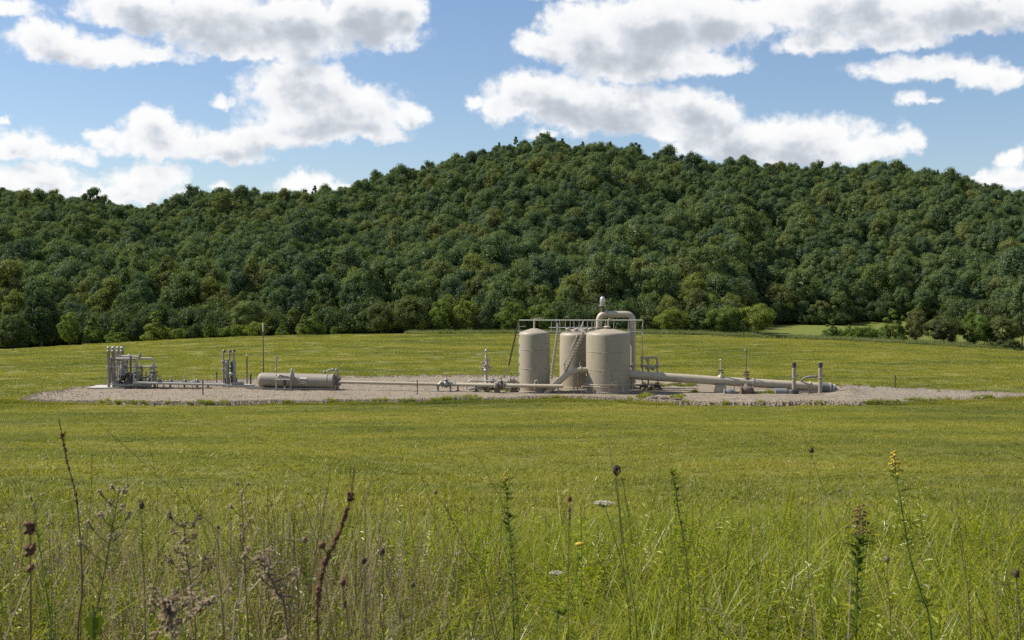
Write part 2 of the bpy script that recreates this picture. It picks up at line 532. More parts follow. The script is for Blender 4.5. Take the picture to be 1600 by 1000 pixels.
def terrain():
    # rows get coarser with distance; the sheet runs from behind the camera past the ridge
    ys = np.concatenate([np.arange(-60, 0, 6), np.arange(0, 30, 0.75), np.arange(30, 130, 2), np.arange(130, 330, 5), np.arange(330, 1130, 14)])
    us = np.concatenate([np.linspace(-1.3, -0.55, 10)[:-1], np.linspace(-0.55, 0.55, 130), np.linspace(0.55, 1.3, 10)[1:]])
    YY, UU = np.meshgrid(ys, us, indexing='ij')
    XX = UU * (np.maximum(YY, 0) + 30 + np.clip(-YY, 0, 60) * 0.3)
    ZZ = ground(XX, YY)
    nx, ny = len(us), len(ys)
    v = np.stack([XX, YY, ZZ], -1).reshape(-1, 3)
    i = np.arange(nx * ny).reshape(ny, nx)
    f = np.stack([i[:-1, :-1], i[:-1, 1:], i[1:, 1:], i[1:, :-1]], -1).reshape(-1)
    me = np_mesh('ground', v, f, 4, [M_GROUND], smooth=True)
    o = bpy.data.objects.new('ground', me)
    COL.objects.link(o)
    tag(o, 'grassy meadow and hillside ground', kind='structure')
terrain()

# ------------------------------------------------------------------ trees
def leaf_mat(name, stops, trans=0.3, hue_noise=0.012, region=None):
    """leaf colour drifts from tree to tree and from clump to clump"""
    m, t, out = new_mat(name)
    oi = t.n('ShaderNodeObjectInfo')
    at = t.n('ShaderNodeAttribute', attribute_name='tint')
    fac = t.m('MULTIPLY_ADD', t.m('SUBTRACT', at.outputs['Fac'], 0.5), 0.30, oi.outputs['Random'])
    if region:
        n = t.noise(oi.outputs['Location'], hue_noise, 2, 0.5)
        fac = t.m('MULTIPLY_ADD', t.m('SUBTRACT', n, 0.5), region, fac)
    c = t.ramp(fac, stops)
    d = t.n('ShaderNodeBsdfDiffuse', ins={'Roughness': 0.5}); t.link(c, d.inputs[0])
    tr = t.n('ShaderNodeBsdfTranslucent')
    t.link(t.mix(1.0, c, (1.25, 1.35, 0.55), 'MULTIPLY'), tr.inputs[0])
    gl = t.n('ShaderNodeBsdfGlossy', ins={'Roughness': 0.45, 'Color': (0.8, 0.85, 0.9, 1)})
    mx = t.n('ShaderNodeMixShader', ins={0: trans}); t.link(d.outputs[0], mx.inputs[1]); t.link(tr.outputs[0], mx.inputs[2])
    mg = t.n('ShaderNodeMixShader', ins={0: 0.015}); t.link(mx.outputs[0], mg.inputs[1]); t.link(gl.outputs[0], mg.inputs[2])
    t.link(mg.outputs[0], out.inputs[0])
    return m
M_FOREST = leaf_mat('forest_leaf', [(0.0, (0.080, 0.122, 0.060)), (0.3, (0.106, 0.154, 0.064)), (0.6, (0.132, 0.180, 0.064)), (0.9, (0.158, 0.196, 0.060)), (1.0, (0.190, 0.200, 0.060))], 0.3, 0.012, 0.5)
M_OLIVE = leaf_mat('olive_leaf', [(0.0, (0.108, 0.132, 0.042)), (0.5, (0.134, 0.154, 0.046)), (1.0, (0.162, 0.170, 0.050))], 0.36)
M_BRIGHT = leaf_mat('bright_leaf', [(0.0, (0.135, 0.190, 0.040)), (0.5, (0.165, 0.220, 0.042)), (1.0, (0.205, 0.240, 0.046))], 0.42)
M_DARKLEAF = leaf_mat('dark_leaf', [(0.0, (0.066, 0.100, 0.038)), (0.5, (0.085, 0.120, 0.040)), (1.0, (0.110, 0.138, 0.042))], 0.36)
M_YELLOWISH = leaf_mat('yellowish_leaf', [(0.0, (0.138, 0.178, 0.045)), (0.5, (0.172, 0.205, 0.048)), (1.0, (0.205, 0.220, 0.052))], 0.38)
M_BARK = principled('bark', (0.10, 0.08, 0.06), 0.9, 0, 0.3, 0.4, 2.0)

def crown_arrays(seed, H, Wd, base, n_puff, n_leaf, leaf, shape='round', puff=0.19):
    """leaf faces gathered in clumps through the crown: returns verts, quad indices, tint"""
    r = np.random.default_rng(seed)
    cz, hz, hr = (H + base) / 2, (H - base) / 2, Wd / 2
    C, PR = [], []
    for k in range(n_puff):
        # even-ish spread of clump centres over the crown's volume, denser to the outside
        g = (k + 0.5) / n_puff
        el = math.asin(np.clip(1 - 2 * g + r.normal(0, 0.06), -1, 1))
        az = k * 2.39996 + r.normal(0, 0.35)
        q = r.uniform(0.5, 1.0) ** 0.6 * 0.84
        if shape == 'cone':
            zz = r.uniform(0, 1) ** 1.35
            rad = hr * (1 - zz) ** 0.85 * r.uniform(0.55, 1.0)
            C.append((rad * math.cos(az), rad * math.sin(az), base + (H - base) * (0.05 + 0.9 * zz)))
            PR.append(Wd * puff * (1.15 - 0.75 * zz) * r.uniform(0.75, 1.15))
        else:
            x, y, z = math.cos(el) * math.cos(az), math.cos(el) * math.sin(az), math.sin(el)
            lob = 1 + 0.26 * math.sin(2 * az + seed) * math.cos(el) + 0.14 * math.sin(3 * az + 2 * seed) + r.normal(0, 0.15)
            wz = 1.0 if shape == 'round' else (0.75 + 0.35 * (1 - abs(z + 0.2)))
            C.append((x * hr * q * lob * wz, y * hr * q * lob * wz, cz + z * hz * q * (1 + r.normal(0, 0.07))))
            PR.append(Wd * puff * r.uniform(0.5, 1.35))
    C, PR = np.array(C), np.array(PR)
    per = n_leaf // n_puff
    ci = np.repeat(np.arange(n_puff), per)
    n = len(ci)
    d = r.normal(size=(n, 3)); d[:, 2] = d[:, 2] * 0.9 + 0.35
    out = C[ci] - np.array([0, 0, cz - hz * 0.3])
    out /= np.linalg.norm(out, axis=1, keepdims=True) + 1e-6
    d += out * 0.7
    d /= np.linalg.norm(d, axis=1, keepdims=True)
    rad = PR[ci] * r.uniform(0.62, 1.12, n)
    stray = r.random(n) < 0.05
    rad[stray] *= r.uniform(1.05, 1.25, stray.sum())
    pos = C[ci] + d * rad[:, None] * np.array([1, 1, 0.8])
    nrm = d + r.normal(0, 0.34, (n, 3)); nrm /= np.linalg.norm(nrm, axis=1, keepdims=True)
    a = np.cross(nrm, r.normal(size=(n, 3))); a /= np.linalg.norm(a, axis=1, keepdims=True) + 1e-6
    b = np.cross(nrm, a)
    sz = leaf * r.uniform(0.6, 1.35, n)[:, None]
    asp = r.uniform(0.5, 0.95, n)[:, None]
    v = np.stack([pos - a * sz, pos + b * sz * asp - a * sz * 0.1 + nrm * sz * 0.15, pos + a * sz, pos - b * sz * asp + a * sz * 0.15 + nrm * sz * 0.15], 1).reshape(-1, 3)
    v[:, 2] = np.maximum(v[:, 2], 0.05)
    f = np.arange(n * 4)
    pt = r.normal(0, 0.15, n_puff)
    tint = np.repeat(np.clip(0.5 + pt[ci] + r.normal(0, 0.10, n), 0, 1), 4)
    # dense inner foliage of every clump, a lumpy closed mass under the outer leaves
    nu, nv_ = 9, 6
    th = np.linspace(0.0, np.pi, nv_ + 1); ph = np.arange(nu) * 2 * np.pi / nu
    S = np.stack([np.outer(np.sin(th), np.cos(ph)), np.outer(np.sin(th), np.sin(ph)), np.outer(np.cos(th), np.ones(nu))], -1).reshape(-1, 3)
    ii = np.arange((nv_ + 1) * nu).reshape(nv_ + 1, nu)
    q4 = np.stack([ii[:-1], ii[1:], np.roll(ii[1:], -1, 1), np.roll(ii[:-1], -1, 1)], -1).reshape(-1)
    vs, fs, ts, b0 = [v], [f], [tint], len(v)
    for k in range(n_puff):
        w_ = S * (PR[k] * r.uniform(0.30, 0.74, (len(S), 1))) * np.array([1, 1, 0.8]) + C[k]
        w_[:, 2] = np.maximum(w_[:, 2], 0.03)
        vs.append(w_); fs.append(q4 + b0); b0 += len(S)
        ts.append(np.clip(0.5 + pt[k] + r.normal(0, 0.08, len(S)), 0, 1))
    return np.concatenate(vs), np.concatenate(fs), np.concatenate(ts), C
def trunk_mb(seed, H, base, C, r0, limbs=6, lean=0.02):
    r = random.Random(seed)
    mb = MB()
    top = base + (H - base) * 0.62
    pts = [(0, 0, -0.3)] + [(r.uniform(-1, 1) * lean * H * k / 5, r.uniform(-1, 1) * lean * H * k / 5, top * k / 5) for k in range(1, 6)]
    mb.tube(pts, [r0 * (1 - 0.13 * i) * (1.25 if i == 0 else 1) for i in range(6)], 7)
    for k in range(limbs):
        c = Vector(C[r.randrange(len(C))])
        s = Vector(pts[r.randrange(2, 5)])
        mid = s.lerp(c, 0.5) + Vector((0, 0, 0.04 * H))
        mb.tube([s, mid, c], [r0 * 0.45, r0 * 0.3, r0 * 0.1], 5, False)
    return mb
def make_tree_kind(name, seed, H, Wd, base, n_puff, n_leaf, leaf, mat, shape='round', puff=0.19, r0=0.22):
    v, f, tint, C = crown_arrays(seed, H, Wd, base, n_puff, n_leaf, leaf, shape, puff)
    cm = np_mesh(name + '_crown', v, f, 4, [mat], {'tint': (tint, 'POINT')})
    tm = trunk_mb(seed, H, base, C, r0).mesh(name + '_trunk')
    tm.materials.append(M_BARK)
    return dict(crown=cm, trunk=tm, H=H, W=Wd)
def joined(kind, name):
    """crown and trunk in one mesh for the far wood"""
    a, b = kind['crown'], kind['trunk']
    import bmesh
    bm = bmesh.new()
    bm.from_mesh(a); nf = len(bm.faces)
    bm.from_mesh(b)
    bm.faces.ensure_lookup_table()
    for i in range(nf, len(bm.faces)): bm.faces[i].material_index = 1
    me = bpy.data.meshes.new(name)
    bm.to_mesh(me); bm.free()
    me.materials.append(a.materials[0]); me.materials.append(M_BARK)
    return me
FOREST = [make_tree_kind('forest_tree_%d' % k, 40 + k, 17, w_, 4.5, np_, 6400, 0.225, M_FOREST, sh, pf, 0.24)
          for k, (w_, np_, sh, pf) in enumerate([(10.5, 30, 'round', 0.19), (9.5, 26, 'round', 0.20), (11.5, 36, 'round', 0.175), (8.5, 26, 'oval', 0.21), (10.0, 30, 'oval', 0.195), (12.0, 40, 'round', 0.165), (9.0, 24, 'round', 0.22), (7.5, 34, 'cone', 0.2), (13.5, 34, 'round', 0.15)])]
EDGE = {
 'forest': [make_tree_kind('edge_tree_%d' % k, 80 + k, 15, w_, 1.6, 52, 9000, 0.18, M_FOREST, sh, 0.165, 0.2) for k, (w_, sh) in enumerate([(10, 'round'), (9, 'oval'), (11, 'round')])],
 'front_olive': [make_tree_kind('front_olive_%d' % k, 180 + k, 14, 9.5, 1.2, 50, 9000, 0.17, M_OLIVE, sh, 0.16, 0.2) for k, sh in enumerate(('round', 'oval'))],
 'front_yellow': [make_tree_kind('front_yellow_%d' % k, 190 + k, 14, 9.0, 1.2, 50, 9000, 0.17, M_YELLOWISH, sh, 0.16, 0.2) for k, sh in enumerate(('round', 'oval'))],
 'olive': [make_tree_kind('olive_tree_%d' % k, 90 + k, 9, 8.5, 0.9, 48, 8000, 0.135, M_OLIVE, 'round', 0.16, 0.15) for k in range(2)],
 'bright': [make_tree_kind('bright_tree_%d' % k, 100 + k, 8, 7.6, 0.8, 44, 8000, 0.13, M_BRIGHT, 'round', 0.15, 0.13) for k in range(3)],
 'open': [make_tree_kind('open_tree_%d' % k, 110 + k, 7.5, 7.4, 1.5, 40, 7000, 0.125, M_BRIGHT, 'round', 0.165, 0.15) for k in range(2)],
 'dark': [make_tree_kind('dark_tree_%d' % k, 120 + k, 8, 7.2, 0.7, 44, 8000, 0.13, M_DARKLEAF, 'round', 0.17, 0.14) for k in range(2)],
 'cone': [make_tree_kind('cone_tree_%d' % k, 130 + k, 7, 4.8, 0.3, 44, 7000, 0.11, M_BRIGHT, 'cone', 0.16, 0.1) for k in range(2)],
 'bush': [make_tree_kind('bush_%d' % k, 140 + k, 2.4, 4.2, 0.05, 28, 3600, 0.09, M_BRIGHT, 'round', 0.19, 0.06) for k in range(2)],
 'darkbush': [make_tree_kind('dark_bush_%d' % k, 150 + k, 3.0, 4.6, 0.05, 30, 3800, 0.10, M_DARKLEAF, 'round', 0.19, 0.06) for k in range(2)],
}
def plant_tree(kind, loc, sx, sz, rz, name, label, cat, group=None):
    o = thing(name, label, cat, loc, group)
    o.rotation_euler = (0, 0, rz)
    o.scale = (sx, sx, sz)
    for part in ('trunk', 'crown'):
        c = bpy.data.objects.new(part, kind[part])
        COL.objects.link(c)
        c.parent = o
    return o
rng = random.Random(5)
# trees and shrubs that stand apart along the meadow's far edge: pixel x, base y, top y, width, distance, kind, name, label
EDGE_LIST = [
 (20, 548, 490, 52, 238, 'dark', 'tree', 'dark rounded tree in the corner where meadow meets left frame edge'),
 (66, 545, 457, 62, 246, 'dark', 'tree', 'tall dusky tree second from the left frame edge behind the meadow'),
 (108, 531, 489, 40, 236, 'bright', 'tree', 'bright green dome-shaped tree left of the pale feathery ones'),
 (146, 529, 492, 38, 238, 'cone', 'tree', 'feathery light green tree directly above the left pipe risers'),
 (181, 528, 503, 32, 237, 'cone', 'tree', 'smaller feathery tree right behind the four capped risers'),
 (211, 526, 500, 26, 242, 'dark', 'tree', 'small dark tree between two pale feathery trees'),
 (244, 525, 482, 42, 238, 'cone', 'tree', 'layered pale green tree above the riser manifold pipes'),
 (279, 524, 513, 22, 236, 'bush', 'shrub', 'low round shrub left of the upright sapling'),
 (304, 523, 507, 20, 236, 'darkbush', 'shrub', 'darker shrub touching the upright sapling on its left'),
 (324, 522, 496, 20, 236, 'cone', 'sapling', 'upright slim sapling standing between low shrubs'),
 (346, 521, 513, 24, 236, 'bush', 'shrub', 'low flat shrub right of the slim upright sapling'),
 (371, 520, 507, 26, 236, 'bush', 'shrub', 'lime green shrub above the twin vertical separators'),
 (388, 517, 466, 54, 246, 'forest', 'tree', 'broad spreading tree behind the tall thin pole'),
 (401, 519, 503, 34, 235, 'bush', 'shrub', 'largest lime shrub beside the tip of the tall thin pole'),
 (441, 518, 498, 19, 236, 'cone', 'sapling', 'small pointed sapling right of the tall thin pole'),
 (475, 517, 488, 26, 237, 'cone', 'sapling', 'left of two pointed saplings touching above the horizontal vessel'),
 (492, 517, 474, 28, 238, 'cone', 'sapling', 'taller right one of two touching pointed saplings'),
 (522, 517, 510, 10, 236, 'bush', 'shrub', 'tiny lone shrub against the dark gap in the trees'),
 (595, 517, 470, 42, 240, 'olive', 'tree', 'smaller olive tree at the meadow edge, left of the widest olive one'),
 (637, 517, 464, 58, 241, 'olive', 'tree', 'widest olive tree at the meadow edge, left of fresh green twins'),
 (690, 517, 468, 46, 240, 'bright', 'tree', 'fresh green tree left of its narrower twin'),
 (726, 517, 467, 38, 240, 'bright', 'tree', 'narrower fresh green tree right of its wider twin'),
 (756, 517, 481, 28, 239, 'dark', 'tree', 'small grey-green tree between bright green ones'),
 (800, 517, 472, 50, 240, 'bright', 'tree', 'yellow-green tree above the left end of the catwalk rail'),
 (848, 517, 474, 46, 240, 'bright', 'tree', 'yellow-green tree above the left tank roof'),
 (900, 518, 486, 44, 244, 'dark', 'tree', 'dark tree glimpsed behind the catwalk over the middle tank'),
 (1012, 522, 492, 34, 244, 'dark', 'tree', 'dark low tree just right of the tall pipe loop'),
 (1050, 524, 481, 52, 238, 'bright', 'tree', 'rounded green tree, first of the four in a row right of tanks'),
 (1097, 525, 482, 42, 240, 'dark', 'tree', 'darker tree, second of the four in a row right of tanks'),
 (1137, 527, 477, 50, 236, 'open', 'tree', 'yellowish tree with dark single trunk, third of four in a row'),
 (1184, 529, 476, 54, 234, 'open', 'tree', 'airy light tree beside the distant lower field, fourth of the row'),
 (1112, 520, 461, 34, 262, 'bright', 'tree', 'pale tree peeping out above the four in a row'),
 (1298, 530, 495, 30, 236, 'cone', 'sapling', 'lone sapling at the right end of the distant lower field'),
 (1332, 531, 509, 32, 238, 'bush', 'shrub', 'first hedge shrub right of the lone sapling'),
 (1354, 532, 511, 30, 238, 'bush', 'shrub', 'middle hedge shrub before the distant lower field'),
 (1375, 533, 512, 26, 238, 'bush', 'shrub', 'third hedge shrub touching the pointed tree'),
 (1394, 534, 478, 42, 237, 'cone', 'tree', 'pointed tree rising above the hedge shrubs'),
 (1430, 536, 483, 38, 237, 'olive', 'tree', 'narrow tree right of the pointed hedge tree'),
 (1475, 540, 491, 58, 235, 'olive', 'tree', 'bushy rounded olive tree in the hedge row at right'),
 (1522, 543, 489, 54, 234, 'bright', 'tree', 'dense dome tree right of the bushy olive one'),
 (1538, 530, 468, 42, 252, 'olive', 'tree', 'brownish tree looking over the hedge row at right'),
 (1566, 548, 495, 58, 232, 'olive', 'tree', 'spreading hedge tree nearest the right frame edge'),
 (1574, 551, 529, 40, 229, 'darkbush', 'shrub', 'dark low shrub at the foot of the right hedge trees'),
 (1597, 549, 432, 46, 240, 'forest', 'tree', 'tall dark tree cut by the right frame edge'),
]
edge_pts = []
for i, (px, by, ty, w_, D, kind, nm, lab) in enumerate(EDGE_LIST):
    ks = EDGE[kind]
    k = ks[i % len(ks)]
    p = W(px, by, D)
    z = gz(p.x, D)
    top = W(px, ty, D).z
    wid = w_ / F * D
    edge_pts.append((p.x, D))
    plant_tree(k, (p.x, D, z - 0.05), wid / k['W'] * 1.06, max((top - z) / k['H'], 0.25), rng.uniform(0, 6.28), nm, lab, nm, None)

# the wood: jittered stand of trees over the valley side and the hill
def forest():
    r = np.random.default_rng(77)
    sp = 6.1
    xs = np.arange(-460, 460, sp); ys = np.arange(242, 860, sp * 0.9)
    X, Y = np.meshgrid(xs, ys)
    X = (X + (np.arange(len(ys)) % 2)[:, None] * sp / 2 + r.uniform(-0.42, 0.42, X.shape) * sp).ravel()
    Y = (Y + r.uniform(-0.42, 0.42, (len(ys), len(xs))) * sp).ravel()
    u = X / Y
    keep = (np.abs(u) < 0.47) & (Y < ridge_dist(u) + 18)
    # clearings: the lower field seen to the right, and the strip where single edge trees stand
    edge = 262 + 4 * np.sin(X * 0.15)
    win = (u > 0.185) & (u < 0.44)
    lim = np.where(win, np.where(u < 0.27, 352, 366) + 5 * np.sin(X * 0.2) - np.clip(u - 0.34, 0, 1) * 500, edge)
    keep &= Y > lim
    X, Y, u = X[keep], Y[keep], u[keep]
    Z = ground(X, Y)
    q = np.clip((Y - foot_dist(u)) / (ridge_dist(u) - foot_dist(u)), 0, 1)
    sc_ = 0.42 + 0.48 * r.beta(2.0, 2.2, len(X)) * (1.0 + 0.12 * (vnoise(X / 40, Y / 40, 9) - 0.5))
    big = r.random(len(X)) < 0.08
    sc_[big] *= 1.25
    sc_ *= np.where(q > 0.93, 0.88, 1.0) * np.where(Y < lim[keep] + 9, 0.82, 1.0)
    order = np.argsort(Y)
    first = order[:300]
    rest = order[300:]
    for j in first:
        pick = r.random() + 0.3 * (vnoise(np.array([X[j] / 35]), np.array([Y[j] / 35]), 17)[0] - 0.5)
        if Y[j] < lim[keep][j] + 12: pick += 0.18
        if pick > 0.80: kind, tone = EDGE['front_yellow'][r.integers(2)], 'yellow-green'
        elif pick > 0.58: kind, tone = EDGE['front_olive'][r.integers(2)], 'olive'
        elif Y[j] > lim[keep][j] + 16: kind, tone = FOREST[r.integers(len(FOREST))], 'deep green'
        else: kind, tone = EDGE['forest'][r.integers(3)], 'deep green'
        s = sc_[j] * (1.0 if kind in FOREST else 1.08)
        reg = 'left' if u[j] < -0.02 else ('mid' if u[j] < 0.19 else 'right')
        place = {'left': 'left of the tanks', 'mid': 'behind and right of the tanks', 'right': 'beyond the lower field'}[reg]
        plant_tree(kind, (X[j], Y[j], Z[j] - 0.2), s, s * r.uniform(1.05, 1.35), r.uniform(0, 6.28), 'forest_tree',
                   '%s tree in the front ranks of the wood %s' % (tone, place), 'tree', '%s front trees of the wood, %s' % (tone, reg))
    # brushy undergrowth closing the wood's edge
    xb, ub = [], []
    for uu in np.arange(-0.47, 0.47, 0.006):
        for k in range(3):
            u_ = uu + r.uniform(-.003, .003)
            w2 = (u_ > 0.185) and (u_ < 0.44)
            yl = 2 + ((352 if u_ < 0.27 else 366) - max(u_ - 0.34, 0) * 500) if w2 else 261
            y_ = yl + r.uniform(-4, 5)
            xb.append((u_ * y_, y_))
    xb = np.array(xb); nb = len(xb)
    s_ = r.uniform(0.7, 1.9, nb)
    rotb = np.zeros((nb, 3)); rotb[:, 2] = r.uniform(0, 6.28, nb)
    scatter('undergrowth', proto_collection('undergrowth_source', [joined(k, 'brush_%d' % i) for i, k in enumerate(EDGE['darkbush'])]),
            np.stack([xb[:, 0], xb[:, 1], ground(xb[:, 0], xb[:, 1])], -1), rotb, np.stack([s_, s_, s_ * r.uniform(.8, 1.5, nb)], -1), r.integers(0, 2, nb),
            'brushy undergrowth closing the lower edge of the wood', 'undergrowth')
    coll = proto_collection('far_tree', [joined(k, 'far_tree_%d' % i) for i, k in enumerate(FOREST)])
    n = len(rest)
    rot = np.zeros((n, 3)); rot[:, 2] = r.uniform(0, 6.28, n); rot[:, 0] = r.normal(0, 0.04, n); rot[:, 1] = r.normal(0, 0.04, n)
    scl = np.stack([sc_[rest]] * 2 + [sc_[rest] * r.uniform(1.0, 1.3, n)], -1)
    scatter('forest', coll, np.stack([X[rest], Y[rest], Z[rest] - 0.3], -1), rot, scl, r.integers(0, len(FOREST), n),
            'dense green deciduous forest covering the long hill', 'forest')
forest()
# ------------------------------------------------------------------ gravel pad and road
ZP = 0.12
PAD_F = [(20,626),(60,628),(120,630),(200,631),(330,631),(450,630),(560,627.5),(640,628),(740,624.5),(800,624),(880,623),(960,624),(1030,629),(1100,632),(1200,632),(1330,631),(1450,627),(1600,620),(1700,616.5),(1800,614)]
PAD_B = [(20,624.5),(60,615),(110,607),(165,599),(250,596),(350,593),(450,590),(560,588),(700,587),(800,588),(900,588),(1000,590),(1100,594),(1200,597),(1300,601),(1340,602.5),(1450,607),(1600,614),(1700,612),(1800,610)]
_px = np.array([p[0] for p in PAD_F], float)
_pf = np.array([Gp(a, b, ZP).y for a, b in PAD_F])
_pbx = np.array([p[0] for p in PAD_B], float)
_pb = np.array([Gp(a, b, ZP).y for a, b in PAD_B])
def pad_span(px):
    f = np.interp(px, _px, _pf) + 0.9 * (vnoise(px / 14.0, px * 0, 21) - 0.5) + 0.6 * (vnoise(px / 2.5, px * 0, 22) - 0.5)
    b = np.interp(px, _pbx, _pb) + 1.2 * (vnoise(px / 9.0, px * 0, 23) - 0.5) + 0.8 * (vnoise(px / 2.5, px * 0, 24) - 0.5)
    return f, np.maximum(b, f + 0.2)
def px_of(x, y): return 800 + F * CP * x / (np.asarray(y) )          # close enough at pad distance
def pad_inside(x, y, grow=0.0):
    px = px_of(x, np.maximum(y, 1.0))
    f, b = pad_span(px)
    return (px > 18) & (y > f - grow) & (y < b + grow)
def pad_z(x, y):
    px = px_of(x, y)
    f, b = pad_span(px)
    e = np.minimum(y - f, b - y)
    h = ZP * sstep(-0.2, 0.5, e) - 0.15 * (1 - sstep(-0.3, 0.15, e))
    berm = 0.16 * sstep(0.1, 0.7, e) * (1 - sstep(0.8, 1.9, e)) * (1 - 0.8 * sstep(1280, 1340, px))
    rim = 0.35 * np.exp(-((px - 1326) / 22.0) ** 2 - ((y - 101.5) / 3.0) ** 2)
    return h + berm * vnoise(x / 1.7, y / 1.7, 31) + rim + 0.05 * (vnoise(x / 0.8, y / 0.8, 33) - 0.5) * sstep(0, .5, e)
def gravel_mat(name, c0, c1, c2):
    m, t, out = new_mat(name)
    p = t.n('ShaderNodeNewGeometry').outputs['Position']
    vo = t.n('ShaderNodeTexVoronoi', ins={'Scale': 9.0}); t.link(p, vo.inputs['Vector'])
    oi = t.n('ShaderNodeObjectInfo')
    f = t.m('ADD', t.m('MULTIPLY', t.n('ShaderNodeSeparateColor', ins={0: vo.outputs['Color']}).outputs[0], 0.5),
            t.m('MULTIPLY', t.noise(t.vm('MULTIPLY', p, (0.6, 1.3, 1.0)), 0.5, 5, 0.7), 0.75))
    c = t.ramp(f, [(0.2, c0), (0.55, c1), (0.9, c2)])
    b = t.n('ShaderNodeBsdfPrincipled', ins={'Roughness': 0.95, 'Specular IOR Level': 0.1})
    t.link(c, b.inputs['Base Color'])
    bn = t.n('ShaderNodeBump', ins={'Strength': 0.8, 'Distance': 0.06})
    t.link(vo.outputs['Distance'], bn.inputs['Height']); t.link(bn.outputs[0], b.inputs['Normal'])
    t.link(b.outputs[0], out.inputs[0])
    return m
M_GRAVEL = gravel_mat('gravel', (0.120, 0.098, 0.069), (0.205, 0.170, 0.124), (0.295, 0.250, 0.190))
M_ROAD = gravel_mat('road_gravel', (0.125, 0.104, 0.076), (0.20, 0.170, 0.130), (0.28, 0.24, 0.188))
M_STONE = principled('stone', (0.245, 0.20, 0.145), 0.9, 0, 0.35, 0.3, 6.0)
def strip(name, p0, p1, mat, label):
    pxs = np.arange(p0, p1 + 0.1, 3.0); n = 34
    f, b = pad_span(pxs)
    s = np.linspace(0, 1, n)
    s = np.where(s < 0.5, 0.5 * (2 * s) ** 1.6, 1 - 0.5 * (2 - 2 * s) ** 1.6)
    Y = (f - 0.25)[:, None] + (b - f + 0.5)[:, None] * s[None, :]
    X = (pxs[:, None] - 800) / (F * CP) * Y
    Z = pad_z(X, Y) + np.minimum(ground(X, Y), 0.0) * 0 + np.where(X > 20, ground(X, Y) * sstep(30, 45, X), 0)
    i = np.arange(X.size).reshape(X.shape)
    fa = np.stack([i[:-1, :-1], i[1:, :-1], i[1:, 1:], i[:-1, 1:]], -1).reshape(-1)
    o = bpy.data.objects.new(name, np_mesh(name, np.stack([X, Y, Z], -1).reshape(-1, 3), fa, 4, [mat], smooth=True))
    COL.objects.link(o)
    tag(o, label, kind='structure')
strip('gravel_pad', 20, 1331, M_GRAVEL, 'raised tan gravel pad under the gas equipment')
strip('access_road', 1331, 1800, M_ROAD, 'grey gravel access road leaving the pad to the right')
def stones():
    r = np.random.default_rng(4)
    ms = []
    for k in range(5):
        mb = MB(); mb.ball((0, 0, 0), 1.0, 6, (1, 0.8, 0.6))
        v = np.array(mb.v) * (1 + r.normal(0, 0.16, (len(mb.v), 1)))
        mb.v = [tuple(q) for q in v]; mb.s = [False] * len(mb.f)
        me = mb.mesh('stone_%d' % k); me.materials.append(M_STONE); ms.append(me)
    coll = proto_collection('pad_stone', ms)
    n = 26000
    px = np.where(r.random(n) < 0.88, r.uniform(30, 1345, n), r.uniform(1330, 1660, n))
    f, b = pad_span(px)
    e = r.random(n)
    Y = np.where(e < 0.42, f + np.abs(r.normal(0.1, 0.75, n)), np.where(e < 0.62, b - np.abs(r.normal(0.2, 0.9, n)), f + (b - f) * r.random(n)))
    Y = np.clip(Y, f - 0.25, b + 0.2)
    X = (px - 800) / (F * CP) * Y
    # the rim mound at the pipe's buried end
    Z = pad_z(X, Y) + np.where(X > 20, ground(X, Y) * sstep(30, 45, X), 0)
    s = r.uniform(0.02, 0.05, n) * np.where(e < 0.62, 1.5, 1.0) * np.where((px > 1010) & (e < .42), 1.5, 1.0)
    scatter('gravel_stones', coll, np.stack([X, Y, Z + s * 0.2], -1), r.uniform(0, 6.28, (n, 3)), np.stack([s] * 3, -1), r.integers(0, 5, n), 'loose tan crushed stone scattered over the gravel pad', 'gravel')
stones()

# ------------------------------------------------------------------ equipment materials
M_TAN = principled('tan_paint', (0.305, 0.262, 0.188), 0.5, 0, 0.09, 0.05, 0.7, ((0.15, 0.112, 0.072), 0.5))
M_PIPE = principled('pipe_paint', (0.41, 0.355, 0.258), 0.4, 0, 0.08, 0.03, 1.2, ((0.24, 0.19, 0.13), 0.3))
M_GREY = principled('grey_paint', (0.27, 0.258, 0.222), 0.45, 0, 0.1, 0.03, 1.5, ((0.16, 0.14, 0.11), 0.35))
M_LIGHT = principled('pale_metal', (0.42, 0.40, 0.35), 0.42, 0.0, 0.1, 0.03, 2.0)
M_DARK = principled('dark_steel', (0.045, 0.043, 0.04), 0.55, 0, 0.25, 0.05, 3.0)
M_BROWN = principled('rusty_steel', (0.13, 0.095, 0.07), 0.75, 0, 0.3, 0.1, 3.0)
M_CONC = principled('concrete', (0.42, 0.39, 0.34), 0.9, 0, 0.15, 0.2, 4.0)
M_WHITE = principled('white_paint', (0.72, 0.71, 0.68), 0.6, 0, 0.06, 0, 5.0)
M_VENT = principled('weathered_aluminium', (0.44, 0.43, 0.42), 0.4, 0.4, 0.2, 0.1, 6.0)
M_DKGREY = principled('grey_rubber_wrap', (0.16, 0.165, 0.165), 0.7, 0, 0.15, 0.1, 4.0)  # even dark grey of the buried elbow, hose, filter pot and a valve

